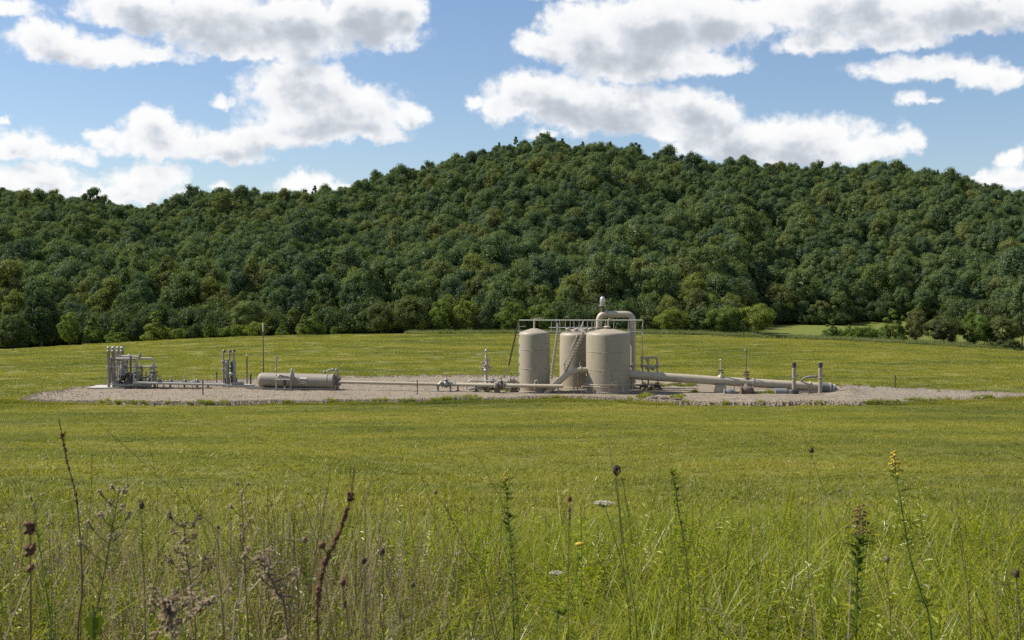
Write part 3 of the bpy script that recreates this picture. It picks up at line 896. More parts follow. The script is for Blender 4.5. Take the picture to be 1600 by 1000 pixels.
def P(px, py, y): return W(px, py, y)
def M(px, y): return px / F * y             # pixels to metres at a distance
def up(v, h): return Vector((v.x, v.y, h))
def pipe(par, pts, r, mat=M_PIPE, bend=None, n=14, name='pipe', label=None):
    return MB().tube(fillet(pts, bend, 7) if bend else pts, r, n).build(name, mat, par, label)
def flange(par, c, axis, r, th=0.07, mat=M_PIPE, pair=True, name='flange'):
    c, a = Vector(c), Vector(axis).normalized()
    mb = MB()
    if pair:
        mb.drum(c - a * th, c - a * 0.008, r); mb.drum(c + a * 0.008, c + a * th, r)
        q = a.to_track_quat('Z', 'Y')
        for k in range(8):
            b = c + q @ Vector((r * 0.82 * math.cos(k * .785), r * 0.82 * math.sin(k * .785), 0))
            mb.tube([b - a * th * 1.5, b + a * th * 1.5], 0.018, 5)
    else:
        mb.drum(c - a * th / 2, c + a * th / 2, r)
    return mb.build(name, mat, par)
def handwheel(par, c, axis, r, mat=M_DARK):
    c = Vector(c); a = Vector(axis).normalized()
    mb = MB().ring(c, a, r, 0.022, 16, 5)
    q = a.to_track_quat('Z', 'Y')
    for k in range(3):
        d = q @ Vector((math.cos(k * 1.047), math.sin(k * 1.047), 0))
        mb.tube([c - d * r, c + d * r], 0.015, 5)
    return mb.build('handwheel', mat, par)
def valve(par, c, axis, s, mat=M_GREY, stem=0.5, wheel=0.2, wmat=M_DARK, up_=(0, 0, 1)):
    """gate valve: bulged body between two flanges, bonnet, stem and handwheel"""
    c, a, u = Vector(c), Vector(axis).normalized(), Vector(up_)
    mb = MB().lathe([(s * 0.62, -s), (s * 0.66, -s * 0.7), (s * 0.95, -s * 0.35), (s * 1.02, 0), (s * 0.95, s * 0.35), (s * 0.66, s * 0.7), (s * 0.62, s)], c, a, 14)
    mb.drum(c - a * s * 1.15, c - a * s * 0.95, s * 1.1); mb.drum(c + a * s * 0.95, c + a * s * 1.15, s * 1.1)
    mb.lathe([(s * 0.6, 0), (s * 0.5, s * 1.1), (s * 0.75, s * 1.12), (s * 0.75, s * 1.35), (s * 0.3, s * 1.37), (s * 0.2, s * 1.9), (0, s * 1.9)], c, u, 12)
    body = mb.build('valve_body', mat, par)
    MB().tube([c + u * s * 1.8, c + u * (s * 1.9 + stem)], 0.03, 6).build('stem', mat, body)
    handwheel(body, c + u * (s * 1.9 + stem * 0.8), u, wheel, wmat)
    return body
def support(par, c, w, h, mat=M_BROWN, name='support'):
    """pipe stanchion: base plate, post, cradle"""
    c = Vector(c)
    mb = MB().box(c + V(0, 0, 0.03), (w * 1.5, w * 1.5, 0.06)).tube([c, c + V(0, 0, h)], w * 0.3, 8)
    mb.box(c + V(0, 0, h - 0.03), (w, w * 1.3, 0.06))
    return mb.build(name, mat, par)
def marker_post(px, top, bot, label, w=0.09, mat=M_DARK, cap=None):
    b = Gp(px, bot, ZP)
    t_ = W(px, top, b.y)
    th = thing('marker_post', label, 'post', (b.x, b.y, 0))
    MB().tube([V(b.x, b.y, -0.2), V(b.x, b.y, t_.z - 0.06)], w / 2, 8).build('post', mat, th)
    MB().lathe([(w * .62, -0.12), (w * .62, 0), (w * .3, 0.05), (0, 0.06)], (b.x, b.y, t_.z - 0.05), n=8).build('cap', cap or mat, th)

# ------------------------------------------------------------------ storage tanks
SHELL, ROOF = {}, {}
def tank(label, cx, cy, r, zs, za, n=64):
    t = thing('storage_tank', label, 'tank', (cx, cy, ZP))
    z0 = ZP + 0.12
    MB().lathe([(r, z0), (r, zs - 0.28), (r - 0.03, zs - 0.14), (r - 0.10, zs - 0.04), (r - 0.2, zs)], (cx, cy, 0), n=n).build('shell', M_TAN, t)
    SHELL[t] = [c for c in t.children if c.name.startswith('shell')][0]
    MB().lathe([(r - 0.2, zs), (r * 0.5, zs + (za - zs) * 0.55), (0.22, za - 0.02), (0.0, za)], (cx, cy, 0), n=n).build('roof', M_TAN, t)
    ROOF[t] = [c for c in t.children if c.name.startswith('roof')][0]
    MB().lathe([(r + 0.12, ZP - 0.1), (r + 0.12, z0 - 0.02), (r + 0.03, z0), (r, z0 + 0.01)], (cx, cy, 0), n=n, smooth=False).build('base_ring', M_TAN, t)
    return t
def seams(t, cx, cy, r, zs):
    for z in zs:
        MB().ring((cx, cy, z), (0, 0, 1), r + 0.004, 0.018, 64, 5).build('weld_seam', M_TAN, SHELL[t])

TF_Y = 102.2
TFx, TFr = M(950.5 - 800, TF_Y), M(34.6, TF_Y)
TFs, TFa = P(950, 519, TF_Y).z, P(950, 512.8, TF_Y).z
tf = tank('widest tan storage tank, front right, beside the sloping pipeline', TFx, TF_Y, TFr, TFs, TFa)
seams(tf, TFx, TF_Y, TFr, [P(950, 603, TF_Y).z, P(950, 577, TF_Y).z, P(950, 549, TF_Y).z])
a_ = R(284)
mc = V(TFx + TFr * math.cos(a_), TF_Y + TFr * math.sin(a_), 0.95); mn = V(math.cos(a_), math.sin(a_), 0)
MB().drum(mc - mn * 0.05, mc + mn * 0.06, 0.30, 20).drum(mc + mn * 0.065, mc + mn * 0.10, 0.36, 20).build('manway', M_TAN, SHELL[tf])
MB().lathe([(0.24, 0), (0.24, 0.16), (0.3, 0.17), (0.3, 0.24), (0.12, 0.3), (0, 0.31)], (TFx - 0.1, TF_Y - 0.1, TFa - 0.1), n=16).build('thief_hatch', M_PIPE, ROOF[tf])
MB().tube(fillet([V(TFx, TF_Y, TFa), V(TFx, TF_Y, TFa + 0.75), V(TFx + 0.2, TF_Y, TFa + 0.75), V(TFx + 0.2, TF_Y, TFa + 0.6)], 0.1), 0.05, 8).build('roof_vent', M_PIPE, ROOF[tf])
# guard rail round the tank's foot
mb = MB()
rr = TFr + 0.28
arc = [V(TFx + rr * math.cos(a), TF_Y + rr * math.sin(a), 0.86) for a in np.linspace(R(196), R(345), 18)]
mb.tube(arc, 0.03, 6)
for k in range(0, 18, 4): mb.tube([up(arc[k], 0.1), arc[k]], 0.03, 6)
mb.build('guard_rail', M_PIPE, tf)
TL_Y = 102.6
TLx, TLr = M(835 - 800, TL_Y), M(24.3, TL_Y)
TLs, TLa = P(835, 518.5, TL_Y).z, P(835, 512.8, TL_Y).z
tl = tank('narrow tan storage tank, the left one of the three', TLx, TL_Y, TLr, TLs, TLa)
seams(tl, TLx, TL_Y, TLr, [P(835, 575, TL_Y).z, P(835, 546, TL_Y).z])
for k in range(6):
    z = 0.9 + k * 0.78
    a = R(196)
    c = V(TLx + (TLr + 0.06) * math.cos(a), TL_Y + (TLr + 0.06) * math.sin(a), z)
    MB().box(c, (0.16, 0.1, 0.09)).tube([c + V(-0.04, 0, -0.1), c + V(-0.04, 0, 0.14)], 0.03, 6).build('bracket', M_LIGHT, SHELL[tl])
MB().tube(fillet([V(TLx + 0.02, TL_Y - TLr - 0.05, 0.4), V(TLx + 0.02, TL_Y - TLr - 0.1, 1.15), V(TLx + 0.3, TL_Y - TLr - 0.1, 1.15), V(TLx + 0.3, TL_Y - TLr - 0.05, 0.5)], 0.14), 0.045, 8).build('drain_loop', M_LIGHT, SHELL[tl])
MB().tube([V(TLx + 0.45, TL_Y - TLr - 0.03, 0.6), V(TLx + 0.45, TL_Y - TLr - 0.03, 1.75)], 0.035, 6).build('level_gauge', M_TAN, SHELL[tl])
MB().tube(fillet([V(TLx, TL_Y, TLa - 0.05), V(TLx, TL_Y, TLa + 0.75), V(TLx + 0.5, TL_Y + 0.3, TLa + 0.82)], 0.12), 0.06, 8).build('roof_vent', M_PIPE, ROOF[tl])
TM_Y = 107.0
TMx, TMr = M(905 - 800, TM_Y), M(30.5, TM_Y)
TMs, TMa = P(905, 520, TM_Y).z, P(905, 512, TM_Y).z
tm = tank('middle tan storage tank half hidden behind the steep stairs', TMx, TM_Y, TMr, TMs, TMa)
for k, (dx, dy) in enumerate([(-1.0, -0.7), (-0.3, -0.9), (0.5, -0.75), (0.95, -0.3)]):
    MB().lathe([(0.16, -0.1), (0.16, 0.2), (0.22, 0.21), (0.22, 0.28), (0, 0.3)], (TMx + dx, TM_Y + dy, TMs + 0.12), n=12).build('roof_fitting', M_LIGHT, ROOF[tm])

# ------------------------------------------------------------------ catwalk with stairs
CY = 104.45
cw = thing('catwalk', 'thin pale railing catwalk with steep stairs linking the three tanks', 'catwalk', (M(905 - 800, CY), CY, ZP))
zr_, zm_, zfl = P(905, 500.5, CY).z, P(905, 512, CY).z, P(905, 519, CY).z
x0, x1 = M(811 - 800, CY), M(1004.5 - 800, CY)
def cx(px, y=CY): return M(px - 800, y)
MB().box(((x0 + x1) / 2, CY + 0.35, zfl), (x1 - x0, 0.62, 0.05)).build('walkway', M_GREY, cw)
for y in (CY, CY + 0.7):
    MB().tube([V(x0, y, zr_), V(x1, y, zr_)], 0.034, 8).build('handrail', M_LIGHT, cw)
    MB().tube([V(cx(858), y, zm_), V(cx(930), y, zm_)], 0.026, 8).build('mid_rail', M_LIGHT, cw)
for px in (869.5, 891, 897, 905, 918, 925, 946, 982):
    MB().tube([V(cx(px), CY, zfl), V(cx(px), CY, zr_)], 0.028, 6).build('post', M_LIGHT, cw)
for px in (811, 834, 862, 884, 911, 930, 960, 994):
    MB().tube([V(cx(px), CY + 0.7, zfl), V(cx(px), CY + 0.7, zr_)], 0.026, 6).build('post', M_LIGHT, cw)
MB().tube([V(cx(874.6), CY - 0.1, zfl - 0.9), V(cx(874.6), CY - 0.1, zr_ + 0.03)], 0.03, 6).build('post', M_LIGHT, cw)
MB().tube([V(cx(1004.5), CY, 0), V(cx(1004.5), CY, zr_ + 0.02)], 0.045, 8).build('corner_post', M_LIGHT, cw)
MB().box(V(cx(1004.5), CY, P(1004, 514, CY).z), (0.1, 0.1, 0.5)).build('junction_box', M_GREY, cw)
MB().tube([V(x0, CY, zm_ + 0.1), V(cx(821), CY, zm_ + 0.1)], 0.028, 6).build('mid_rail', M_LIGHT, cw)
MB().bar(P(810.5, 501, CY), P(795, 571, CY), 0.1, 0.13).build('brace', M_BROWN, cw)
MB().bar(P(795, 571, CY), P(787.5, 591, CY), 0.07, 0.08).build('brace', M_LIGHT, cw)
# steep stairs up the gap between left and front tank
SY = 103.2
def stair(bot, top, y, w, steps, rail_h, mat):
    a, b = P(*bot, y), P(*top, y)
    st_ = MB().bar(a, b, 0.05, 0.16).bar(a + V(0, w, 0), b + V(0, w, 0), 0.05, 0.16).build('stair_frame', mat, cw)
    for dy in (0, w):
        o = V(0, dy, 0)
        MB().tube([a + o + V(0, 0, rail_h), b + o + V(0, 0, rail_h)], 0.026, 6).build('stair_rail', M_LIGHT, st_)
        for k in (0.06, 0.5, 0.97):
            q = a.lerp(b, k) + o
            MB().tube([q, q + V(0, 0, rail_h)], 0.024, 6).build('post', M_LIGHT, st_)
    for k in range(steps):
        q = a.lerp(b, (k + 0.5) / steps)
        MB().box(q + V(0, w / 2, 0), (0.26, w, 0.04)).build('tread', M_LIGHT, st_)
stair((881, 589), (912, 520), SY, 0.7, 15, 0.95, M_PIPE)
stair((862, 592), (872, 521), 108.6, 0.7, 15, 0.9, M_PIPE)
mb = MB()
for px, t0 in ((896, 586), (903, 584)):
    mb.tube([up(P(px, t0, SY), 0.05), P(px, t0 - 4, SY)], 0.035, 6)
mb.build('stair_leg', M_PIPE, cw)

# ------------------------------------------------------------------ overhead pipe loop with vent
KY = 107.0
ov = thing('overhead_pipe', 'thick tan pipe looping from middle tank roof down to the ground', 'pipe', (M(989 - 800, KY), KY, ZP))
kr = M(5.0, KY)
pipe(ov, [P(936, 521, KY), P(936, 491, KY), P(988.5, 491, KY), up(P(988.5, 600, KY), 0.0)], kr, M_PIPE, 0.62, 18)
flange(ov, P(947, 491, KY), (1, 0, 0), kr + 0.09, 0.05)
flange(ov, P(936, 512, KY), (0, 0, 1), kr + 0.08, 0.05)
flange(ov, P(988.5, 570, KY), (0, 0, 1), kr + 0.09, 0.05)
vc = P(941.5, 486, KY)
MB().lathe([(0.17, 0), (0.17, P(941, 478, KY).z - vc.z)], vc, n=14).build('vent_neck', M_BROWN, ov)
zc = P(941, 476.5, KY).z
MB().drum(V(vc.x, KY, zc - 0.08), V(vc.x, KY, zc + 0.02), 0.28).build('flange', M_LIGHT, ov)
MB().lathe([(0.14, 0.0), (0.2, 0.06), (0.225, 0.2), (0.225, 0.48), (0.18, 0.62), (0.1, 0.7), (0, 0.72)], (vc.x, KY, zc + 0.02), n=18).build('vent_cap', M_VENT, ov)
MB().tube([V(vc.x - 0.26, KY - 0.1, zc - 0.04), V(vc.x - 0.38, KY - 0.1, zc - 0.02)], 0.03, 6).build('lug', M_LIGHT, ov)

# ------------------------------------------------------------------ curved inlet pipe left of the front tank
LY = 101.2
iv = thing('inlet_pipe', 'bent tan pipe diving from front tank wall into the gravel', 'pipe', (M(853 - 800, LY), LY, ZP))
lr = M(4.4, LY)
e = P(849, 620, LY); e.z = -0.15
pipe(iv, [P(920, 578.5, 101.9), P(893, 578.5, LY), e], lr, M_PIPE, 0.95, 16)
flange(iv, P(907, 578.5, 101.5), (1, 0, 0), lr + 0.11, 0.05)
for px in (897, 902): MB().tube([up(P(px, 582, LY + .1), 0.0), P(px, 581, LY + .1)], 0.035, 6).build('support', M_PIPE, iv)
MB().tube([P(906, 571, 101.5), P(906, 566, 101.5)], 0.03, 6).build('gauge_stub', M_LIGHT, iv)
sr = thing('pipe_rack', 'low pipe frame standing at the left foot of front tank', 'rack', (*P(915, 616, 100.6).xy, ZP))
zk = P(915, 603.5, 100.4).z
MB().tube(fillet([up(P(909, 617, 100.4), 0.05), P(909, 603.5, 100.4), P(923, 603.5, 100.4)], 0.1), 0.035, 6).build('rail', M_PIPE, sr)
for px, yy in ((916, 100.4), (938, 100.0)): MB().tube([up(P(px, 617, yy), 0.05), up(P(px, 605, yy), zk)], 0.03, 6).build('leg', M_LIGHT, sr)
MB().tube([V(P(923, 603.5, 100.4).x, 100.4, zk), up(P(938, 605, 100.0), zk)], 0.03, 6).build('rail', M_PIPE, sr)

# ------------------------------------------------------------------ flow line from the vessel to the tanks
EY = 103.0
fl = thing('flow_line', 'long low tan pipe on stubs running from vessel to left tank', 'pipe', (M(700 - 800, EY), EY, ZP))
pipe(fl, [P(529, 597, 104.2), P(690, 600.5, EY)], M(2.5, EY), M_PIPE)
pipe(fl, [P(703, 600.5, EY), P(780, 602.2, 101.6), P(880, 603.5, 100.5 + .1)], M(2.9, EY), M_PIPE)
valve(fl, P(697, 600.3, EY), (1, 0, 0), 0.30, M_GREY, 0.42, 0.16, M_LIGHT)
pipe(fl, [P(690, 597, EY - .05), P(684, 603, EY - .2), up(P(683, 612, EY - .3), 0.1)], 0.13, M_PIPE, 0.25, 10, 'drain_elbow')
support(fl, up(P(683, 616, EY - .3), ZP), 0.3, 0.62, M_GREY)
support(fl, up(P(704, 616, EY - .6), ZP), 0.16, 0.5, M_DARK)
support(fl, up(P(715.5, 612, EY), ZP), 0.22, 0.62, M_BROWN)
support(fl, up(P(744, 616, EY - .6), ZP), 0.34, 0.62, M_BROWN)
support(fl, up(P(872, 614, 101), ZP), 0.2, 0.62, M_GREY)
flange(fl, P(777, 602, 101.7), (1, 0, 0), 0.33, 0.1, M_GREY)
valve(fl, P(783, 602.3, 101.6), (1, 0, 0), 0.27, M_BROWN, 0.1, 0.12)
MB().box(up(P(777, 612, 101.7), 0.36), (0.5, 0.45, 0.5)).build('concrete_block', M_BROWN, fl)
MB().ring(P(773, 601, 101.4), (1, 0.2, 0), 0.24, 0.025).build('handwheel', M_LIGHT, fl)
branch = thing('branch_line', 'lower small pipe with flanged valves under the flow line', 'pipe', (M(765 - 800, 102.2), 102.2, ZP))
pipe(branch, [P(733, 608.5, 102.2), P(742, 606.5, 102.2), P(812, 607.0, 102.4)], 0.11, M_GREY, 0.2, 10)
for px in (757, 768, 803): valve(branch, P(px, 606.8, 102.3), (1, 0, 0), 0.19, M_BROWN, 0.1, 0.1)
MB().box(up(P(803, 610, 102.3), 0.25), (0.6, 0.4, 0.3)).build('block', M_BROWN, branch)
upper = thing('rear_branch_line', 'slim pale pipe behind the flow line below the wellhead', 'pipe', (M(765 - 800, 104.8), 104.8, ZP))
pipe(upper, [up(P(728, 598, 104.8), 0.1), P(733, 594.5, 104.8), P(812, 597, 104.8)], 0.08, M_LIGHT, 0.2, 10)
for px in (770, 797, 803): valve(upper, P(px, 596, 104.8), (1, 0, 0), 0.16, M_GREY, 0.14, 0.12, M_GREY)
for px in (745, 785, 808): MB().tube([up(P(px, 598, 104.8), 0.0), P(px, 596, 104.8)], 0.05, 6).build('support', M_GREY, upper)

# ------------------------------------------------------------------ wellhead tree
wy = 107.5
wh = thing('wellhead', 'slender wellhead tree with valve wheels left of the tanks', 'wellhead', (M(759.5 - 800, wy), wy, ZP))
wx = M(759.5 - 800, wy)
def wz(py): return P(760, py, wy).z
MB().lathe([(0.3, ZP - .1), (0.3, ZP + .25), (0.18, ZP + .3), (0.12, wz(585)), (0.12, wz(581))], (wx, wy, 0), n=12).build('casing', M_PIPE, wh)
MB().lathe([(0.22, wz(581)), (0.3, wz(579.5)), (0.3, wz(577.5)), (0.2, wz(577)), (0.24, wz(574)), (0.24, wz(571)), (0.3, wz(570.5)), (0.3, wz(569)), (0.16, wz(568)), (0.18, wz(563)), (0.09, wz(561)), (0.08, wz(551))], (wx, wy, 0), n=12).build('tree_body', M_PIPE, wh)
MB().ball((wx, wy, wz(548)), 0.13, 10, (1, 1, 1.2)).build('gauge', M_LIGHT, wh)
for dx, py, w2 in ((-0.42, 575.5, 0.2), (0.4, 574, 0.15), (-0.3, 567, 0.13), (0.28, 562, 0.1)):
    MB().tube([V(wx, wy, wz(py)), V(wx + dx, wy - 0.05, wz(py))], 0.09, 8).build('wing_arm', M_PIPE, wh)
    handwheel(wh, V(wx + dx * 1.1, wy - 0.08, wz(py)), (1, -0.7, 0), w2, M_LIGHT)
MB().box((M(748.5 - 800, wy), wy, wz(554.3)), (0.44, 0.1, 0.06)).tube([V(M(750 - 800, wy), wy, wz(554.5)), V(wx - 0.05, wy, wz(558))], 0.012, 4).build('arm_sign', M_WHITE, wh)

# ------------------------------------------------------------------ horizontal vessel
HY = 104.6
hv = thing('horizontal_vessel', 'long brownish horizontal separator vessel lying on a low skid', 'vessel', (M(462 - 800, HY), HY, ZP))
a, b = P(409, 593.6, HY + 0.6), P(519, 596.3, HY - 0.2)
hr = M(11.6, HY)
ax = (b - a).normalized(); L = (b - a).length
M_VESSEL = principled('vessel_paint', (0.27, 0.235, 0.185), 0.5, 0, 0.1, 0.04, 1.0, ((0.15, 0.115, 0.08), 0.35))
MB().lathe([(hr, 0), (hr, L)], a, ax, 32).build('shell', M_VESSEL, hv)
MB().lathe([(0, -0.34), (hr * 0.35, -0.32), (hr * 0.7, -0.24), (hr * 0.92, -0.11), (hr, 0.0)], a, ax, 32).build('end_cap', M_VESSEL, hv)
MB().lathe([(hr, -0.02), (hr + 0.06, 0), (hr + 0.06, 0.16), (hr * 0.9, 0.2), (hr * 0.5, 0.24), (0, 0.26)], b, ax, 32, False).build('end_cap', M_VESSEL, hv)
MB().ring(b - ax * 0.35, ax, hr + 0.01, 0.03, 28, 5).build('band', M_VESSEL, hv)
zs_ = a.z - hr
MB().bar(V(a.x - 1.2, a.y - 0.5, ZP + 0.12), V(b.x + 0.3, b.y - 0.5, ZP + 0.10), 0.14, 0.12).bar(V(a.x - 1.2, a.y + 0.5, ZP + 0.12), V(b.x + 0.3, b.y + 0.5, ZP + 0.10), 0.14, 0.12).build('skid', M_GREY, hv)
for k in range(6):
    c = a.lerp(b, (k + 0.4) / 6)
    MB().box((c.x, c.y, (ZP + c.z - hr) / 2 + 0.14), (0.14, 1.0, c.z - hr - ZP + 0.12)).build('saddle', M_BROWN, hv)
fr = -hr - 0.004
def plate(px, py, w, h, mat, nm, z=0.0):
    ang = math.asin(max(-1, min(1, (P(px, py, HY).z - a.lerp(b, .58).z) / hr)))
    cc = a.lerp(b, (px - 409) / 110.0)
    nrm = V(0, -math.cos(ang), math.sin(ang))
    c = V(cc.x, cc.y, cc.z) + nrm * (hr + 0.012 + z)
    Mx = Matrix((ax, (-nrm).cross(ax).normalized(), -nrm)).transposed()
    return MB().box(c, (w, h, 0.012), mat=Mx).build(nm, mat, hv)
plate(476, 590.3, 0.58, 0.13, M_WHITE, 'name_plate')
for (px, py, w2) in ((475, 595.6, 0.14), (478, 596, 0.1), (471.5, 597.8, 0.16), (475.5, 598.4, 0.2), (479.5, 597.2, 0.12), (480, 600.2, 0.1)):
    plate(px, py, w2, 0.05, M_WHITE, 'stencil_mark')
# outlet column with gooseneck
oc = P(527.5, 600, HY - 0.1)
MB().tube([V(oc.x, oc.y, 0), V(oc.x, oc.y, P(527, 584, HY).z)], M(2.6, HY), 12).build('outlet_column', M_VESSEL, hv)
flange(hv, V(oc.x, oc.y, P(527, 590, HY).z), (0, 0, 1), 0.3, 0.05, M_VESSEL)
flange(hv, P(523, 596.6, HY - 0.1), (1, 0, 0), 0.36, 0.06, M_VESSEL)
flange(hv, P(531, 597, HY - 0.1), (1, 0, 0), 0.3, 0.06, M_VESSEL)
pipe(hv, [V(oc.x, oc.y, P(527, 585, HY).z), P(527.5, 577.5, HY), P(514, 577.8, HY), P(508, 583, HY)], 0.055, M_GREY, 0.16, 8, 'gooseneck')
for q in ((520, 577.6), (525.5, 578)): MB().ball(P(*q, HY), 0.12, 8).build('regulator', M_GREY, hv)
MB().ball(P(507, 581, HY), 0.12, 8).build('regulator', M_GREY, hv)
# instrument piping in front of the shell
fy = HY - 0.95
for px, tp in ((432, 593), (445, 593), (454.5, 592)):
    MB().tube([up(P(px, 606, fy), 0.05), P(px, tp, fy)], 0.07, 8).box(up(P(px, 606, fy), ZP + 0.06), (0.26, 0.26, 0.12)).build('leg', M_GREY, hv)
pipe(hv, [P(430, 593.5, fy), P(456, 593.5, fy)], 0.055, M_PIPE, None, 8, 'instrument_pipe')
MB().box(P(445, 598, fy), (0.2, 0.2, 0.5)).build('meter_box', M_DARK, hv)
MB().lathe([(0.12, 0), (0.24, 0.12), (0.22, 0.4), (0.1, 0.62), (0.06, 0.9), (0, 0.92)], P(456, 592.5, fy), n=12).build('valve_body', M_GREY, hv)
handwheel(hv, P(456, 577.5, fy), (0, 0, 1), 0.2, M_GREY)
MB().tube([P(432, 584, HY), P(436, 588, HY - .5)], 0.05, 6).build('stay', M_PIPE, hv)
vp = thing('vent_pipe', 'slim pale vent pipe rising from the middle of horizontal vessel', 'pipe', (M(431.8 - 800, HY), HY, P(432, 583, HY).z))
MB().tube([P(431.8, 586, HY), P(431.8, 558, HY)], 0.055, 8).build('riser', M_GREY, vp)
MB().ball(P(431.8, 577.5, HY), 0.1, 8).build('collar', M_GREY, vp)
MB().tube([P(431, 557, HY), P(433.5, 557, HY), P(434, 560, HY)], 0.075, 8).build('vent_hood', M_LIGHT, vp)
pb = Gp(411.6, 605, ZP)
tp = thing('antenna_pole', 'tallest thin dark pole standing at the vessel left end', 'pole', (pb.x, pb.y, ZP))
tz = P(411.6, 506, pb.y).z
MB().tube([V(pb.x, pb.y, -0.3), V(pb.x, pb.y, tz * 0.5), V(pb.x, pb.y, tz)], [0.065, 0.055, 0.04], 8).build('pole', M_BROWN, tp)
MB().lathe([(0.06, -0.7), (0.06, 0), (0.02, 0.05), (0, 0.06)], (pb.x, pb.y, tz), n=8).build('tip', M_LIGHT, tp)
MB().box((pb.x, pb.y, ZP + 0.1), (0.4, 0.4, 0.2)).build('footing', M_BROWN, tp)
MB().tube([P(411.6, 583, pb.y), P(416, 588, pb.y)], 0.025, 5).build('stay', M_BROWN, tp)

# ------------------------------------------------------------------ twin separators
QY = 107.4
sep = thing('vertical_separator', 'pair of pale vertical separator columns with goosenecks on a skid', 'separator', (M(360 - 800, QY), QY, ZP))
for px, tpy, r_ in ((354.8, 562.5, 3.5), (365.6, 562.5, 3.5)):
    c = P(px, 600, QY); z1 = P(px, tpy, QY).z; r2 = M(r_, QY)
    MB().lathe([(r2, ZP + .1), (r2, z1 - 0.16), (r2 * 0.86, z1 - 0.05), (r2 * 0.5, z1 + 0.02), (0, z1 + 0.04)], (c.x, QY, 0), n=18).build('column', M_GREY, sep)
    MB().ring((c.x, QY, z1 - 0.18), (0, 0, 1), r2, 0.03).build('band', M_LIGHT, sep)
for px, tpy, dx in ((348.4, 548, 4), (358.0, 548, 3), (365.0, 547, 2)):
    z0 = ZP if px < 350 else P(px, 562, QY).z - 0.1
    pipe(sep, [V(M(px - 800, QY), QY, z0), V(M(px - 800, QY), QY, P(px, tpy, QY).z), P(px + dx, tpy, QY), P(px + dx, tpy + 3.2, QY)], 0.07 if px > 350 else 0.085, M_GREY, 0.1, 8, 'vent_pipe')
    MB().ball(P(px + dx * .6, tpy + 0.6, QY), 0.13, 8).build('vent_hood', M_DARK, sep)
for py in (564, 577): flange(sep, P(348.4, py, QY), (0, 0, 1), 0.19, 0.05, M_LIGHT)
MB().tube([P(361.5, 600, QY - .2), P(361.5, 565, QY - .2)], 0.07, 8).build('pipe', M_DARK, sep)
MB().ball(P(361, 574.5, QY - .35), 0.16, 8).build('level_gauge', M_DARK, sep)
MB().ball(P(361, 584, QY - .35), 0.18, 8, (1, .7, .8)).build('regulator', M_LIGHT, sep)
MB().box(V(M(373 - 800, QY), QY, ZP + 0.1), (M(44, QY), 1.3, 0.2)).build('skid', M_CONC, sep)
MB().box(V(M(372 - 800, QY), QY - .3, ZP + 0.32), (M(18, QY), 0.5, 0.24)).build('drip_tray', M_GREY, sep)
for px in (352, 358.5, 363, 370):
    MB().tube([P(px, 603, QY - .5), P(px, 590, QY - .5)], 0.05, 6).build('pipe', M_DARK, sep)
marker_post(386, 553.5, 603, 'slim pole with pale cap between separators and vessel', 0.12, M_BROWN, M_LIGHT)
marker_post(391.6, 584, 604, 'short brown post at the left end of the vessel', 0.17, M_BROWN)
marker_post(338.6, 580, 604, 'brown post just left of the vertical separators', 0.12, M_BROWN)
marker_post(317.0, 592.5, 617, 'dark post standing in front of the header pipes', 0.11, M_BROWN)
marker_post(652, 593, 616.5, 'thin black post in front of the long flow line', 0.075, M_DARK)
marker_post(1398.5, 585.5, 607, 'lone dark post beside the gravel access road', 0.1, M_DARK)

# ------------------------------------------------------------------ header pipes and riser manifold on the left
hd = thing('header_pipe', 'pale header pipe run on stubs from riser manifold to separators', 'pipe', (M(280 - 800, 106), 106, ZP))
pipe(hd, [P(208, 597.8, 105.2), P(352, 601.2, 105.6)], M(1.9, 105.5), M_LIGHT)
pipe(hd, [P(235, 595.6, 107.4), P(345, 598.8, 107.4)], M(1.2, 107), M_GREY)
for px in (216, 242, 266, 288, 308, 325):
    support(hd, up(P(px, 606, 106), ZP), 0.3, 0.42, M_BROWN)
for px in (222, 232, 250, 267, 289, 308):
    valve(hd, P(px, 597.0, 106.6), (1, 0.3, 0), 0.17, M_GREY, 0.12 + 0.1 * (px % 3), 0.14, M_GREY)
for px in (228, 246, 256, 279, 300):
    MB().tube([up(P(px, 604, 106.8), ZP), P(px, 596 + (px % 4), 106.8), P(px + 4, 594 + (px % 5), 106.8)], 0.055, 6).build('pipe', M_LIGHT, hd)
MB().bar(up(P(205, 606, 105.6), ZP + 0.05), up(P(318, 608, 105.0), ZP + 0.05), 0.12, 0.1).build('skid', M_BROWN, hd)

AY = 106.6
mf = thing('riser_manifold', 'grey riser manifold of four capped stacks and stepped pipe loops', 'manifold', (M(190 - 800, AY), AY, ZP))
MB().box(V(M(172 - 800, AY), AY, ZP + 0.03), (M(58, AY), 2.6, 0.16)).build('slab', M_CONC, mf)
def stack(px, py0, y, r, top=545.0):
    before = set(mf.children)
    x = M(px - 800, y)
    z1 = P(px, top, y).z
    MB().lathe([(r, ZP), (r, P(px, 549, y).z), (r * 1.35, P(px, 549, y).z + .01), (r * 1.35, P(px, 548, y).z), (r * 0.8, P(px, 547.6, y).z), (r * 0.8, z1)], (x, y, 0), n=14).build('riser', M_GREY, mf)
    rs_ = (set(mf.children) - before).pop()
    MB().lathe([(r * 0.8, z1 + 0.001), (r * 1.1, z1 + 0.01), (r * 1.15, z1 + 0.1), (r * 0.9, z1 + 0.18), (0, z1 + 0.22)], (x, y, 0), n=14).build('riser_cap', M_LIGHT, rs_)
    flange(rs_, V(x, y, P(px, 561, y).z), (0, 0, 1), r * 1.6, 0.05, M_GREY)
    flange(rs_, V(x, y, P(px, 573, y).z), (0, 0, 1), r * 1.7, 0.05, M_LIGHT)
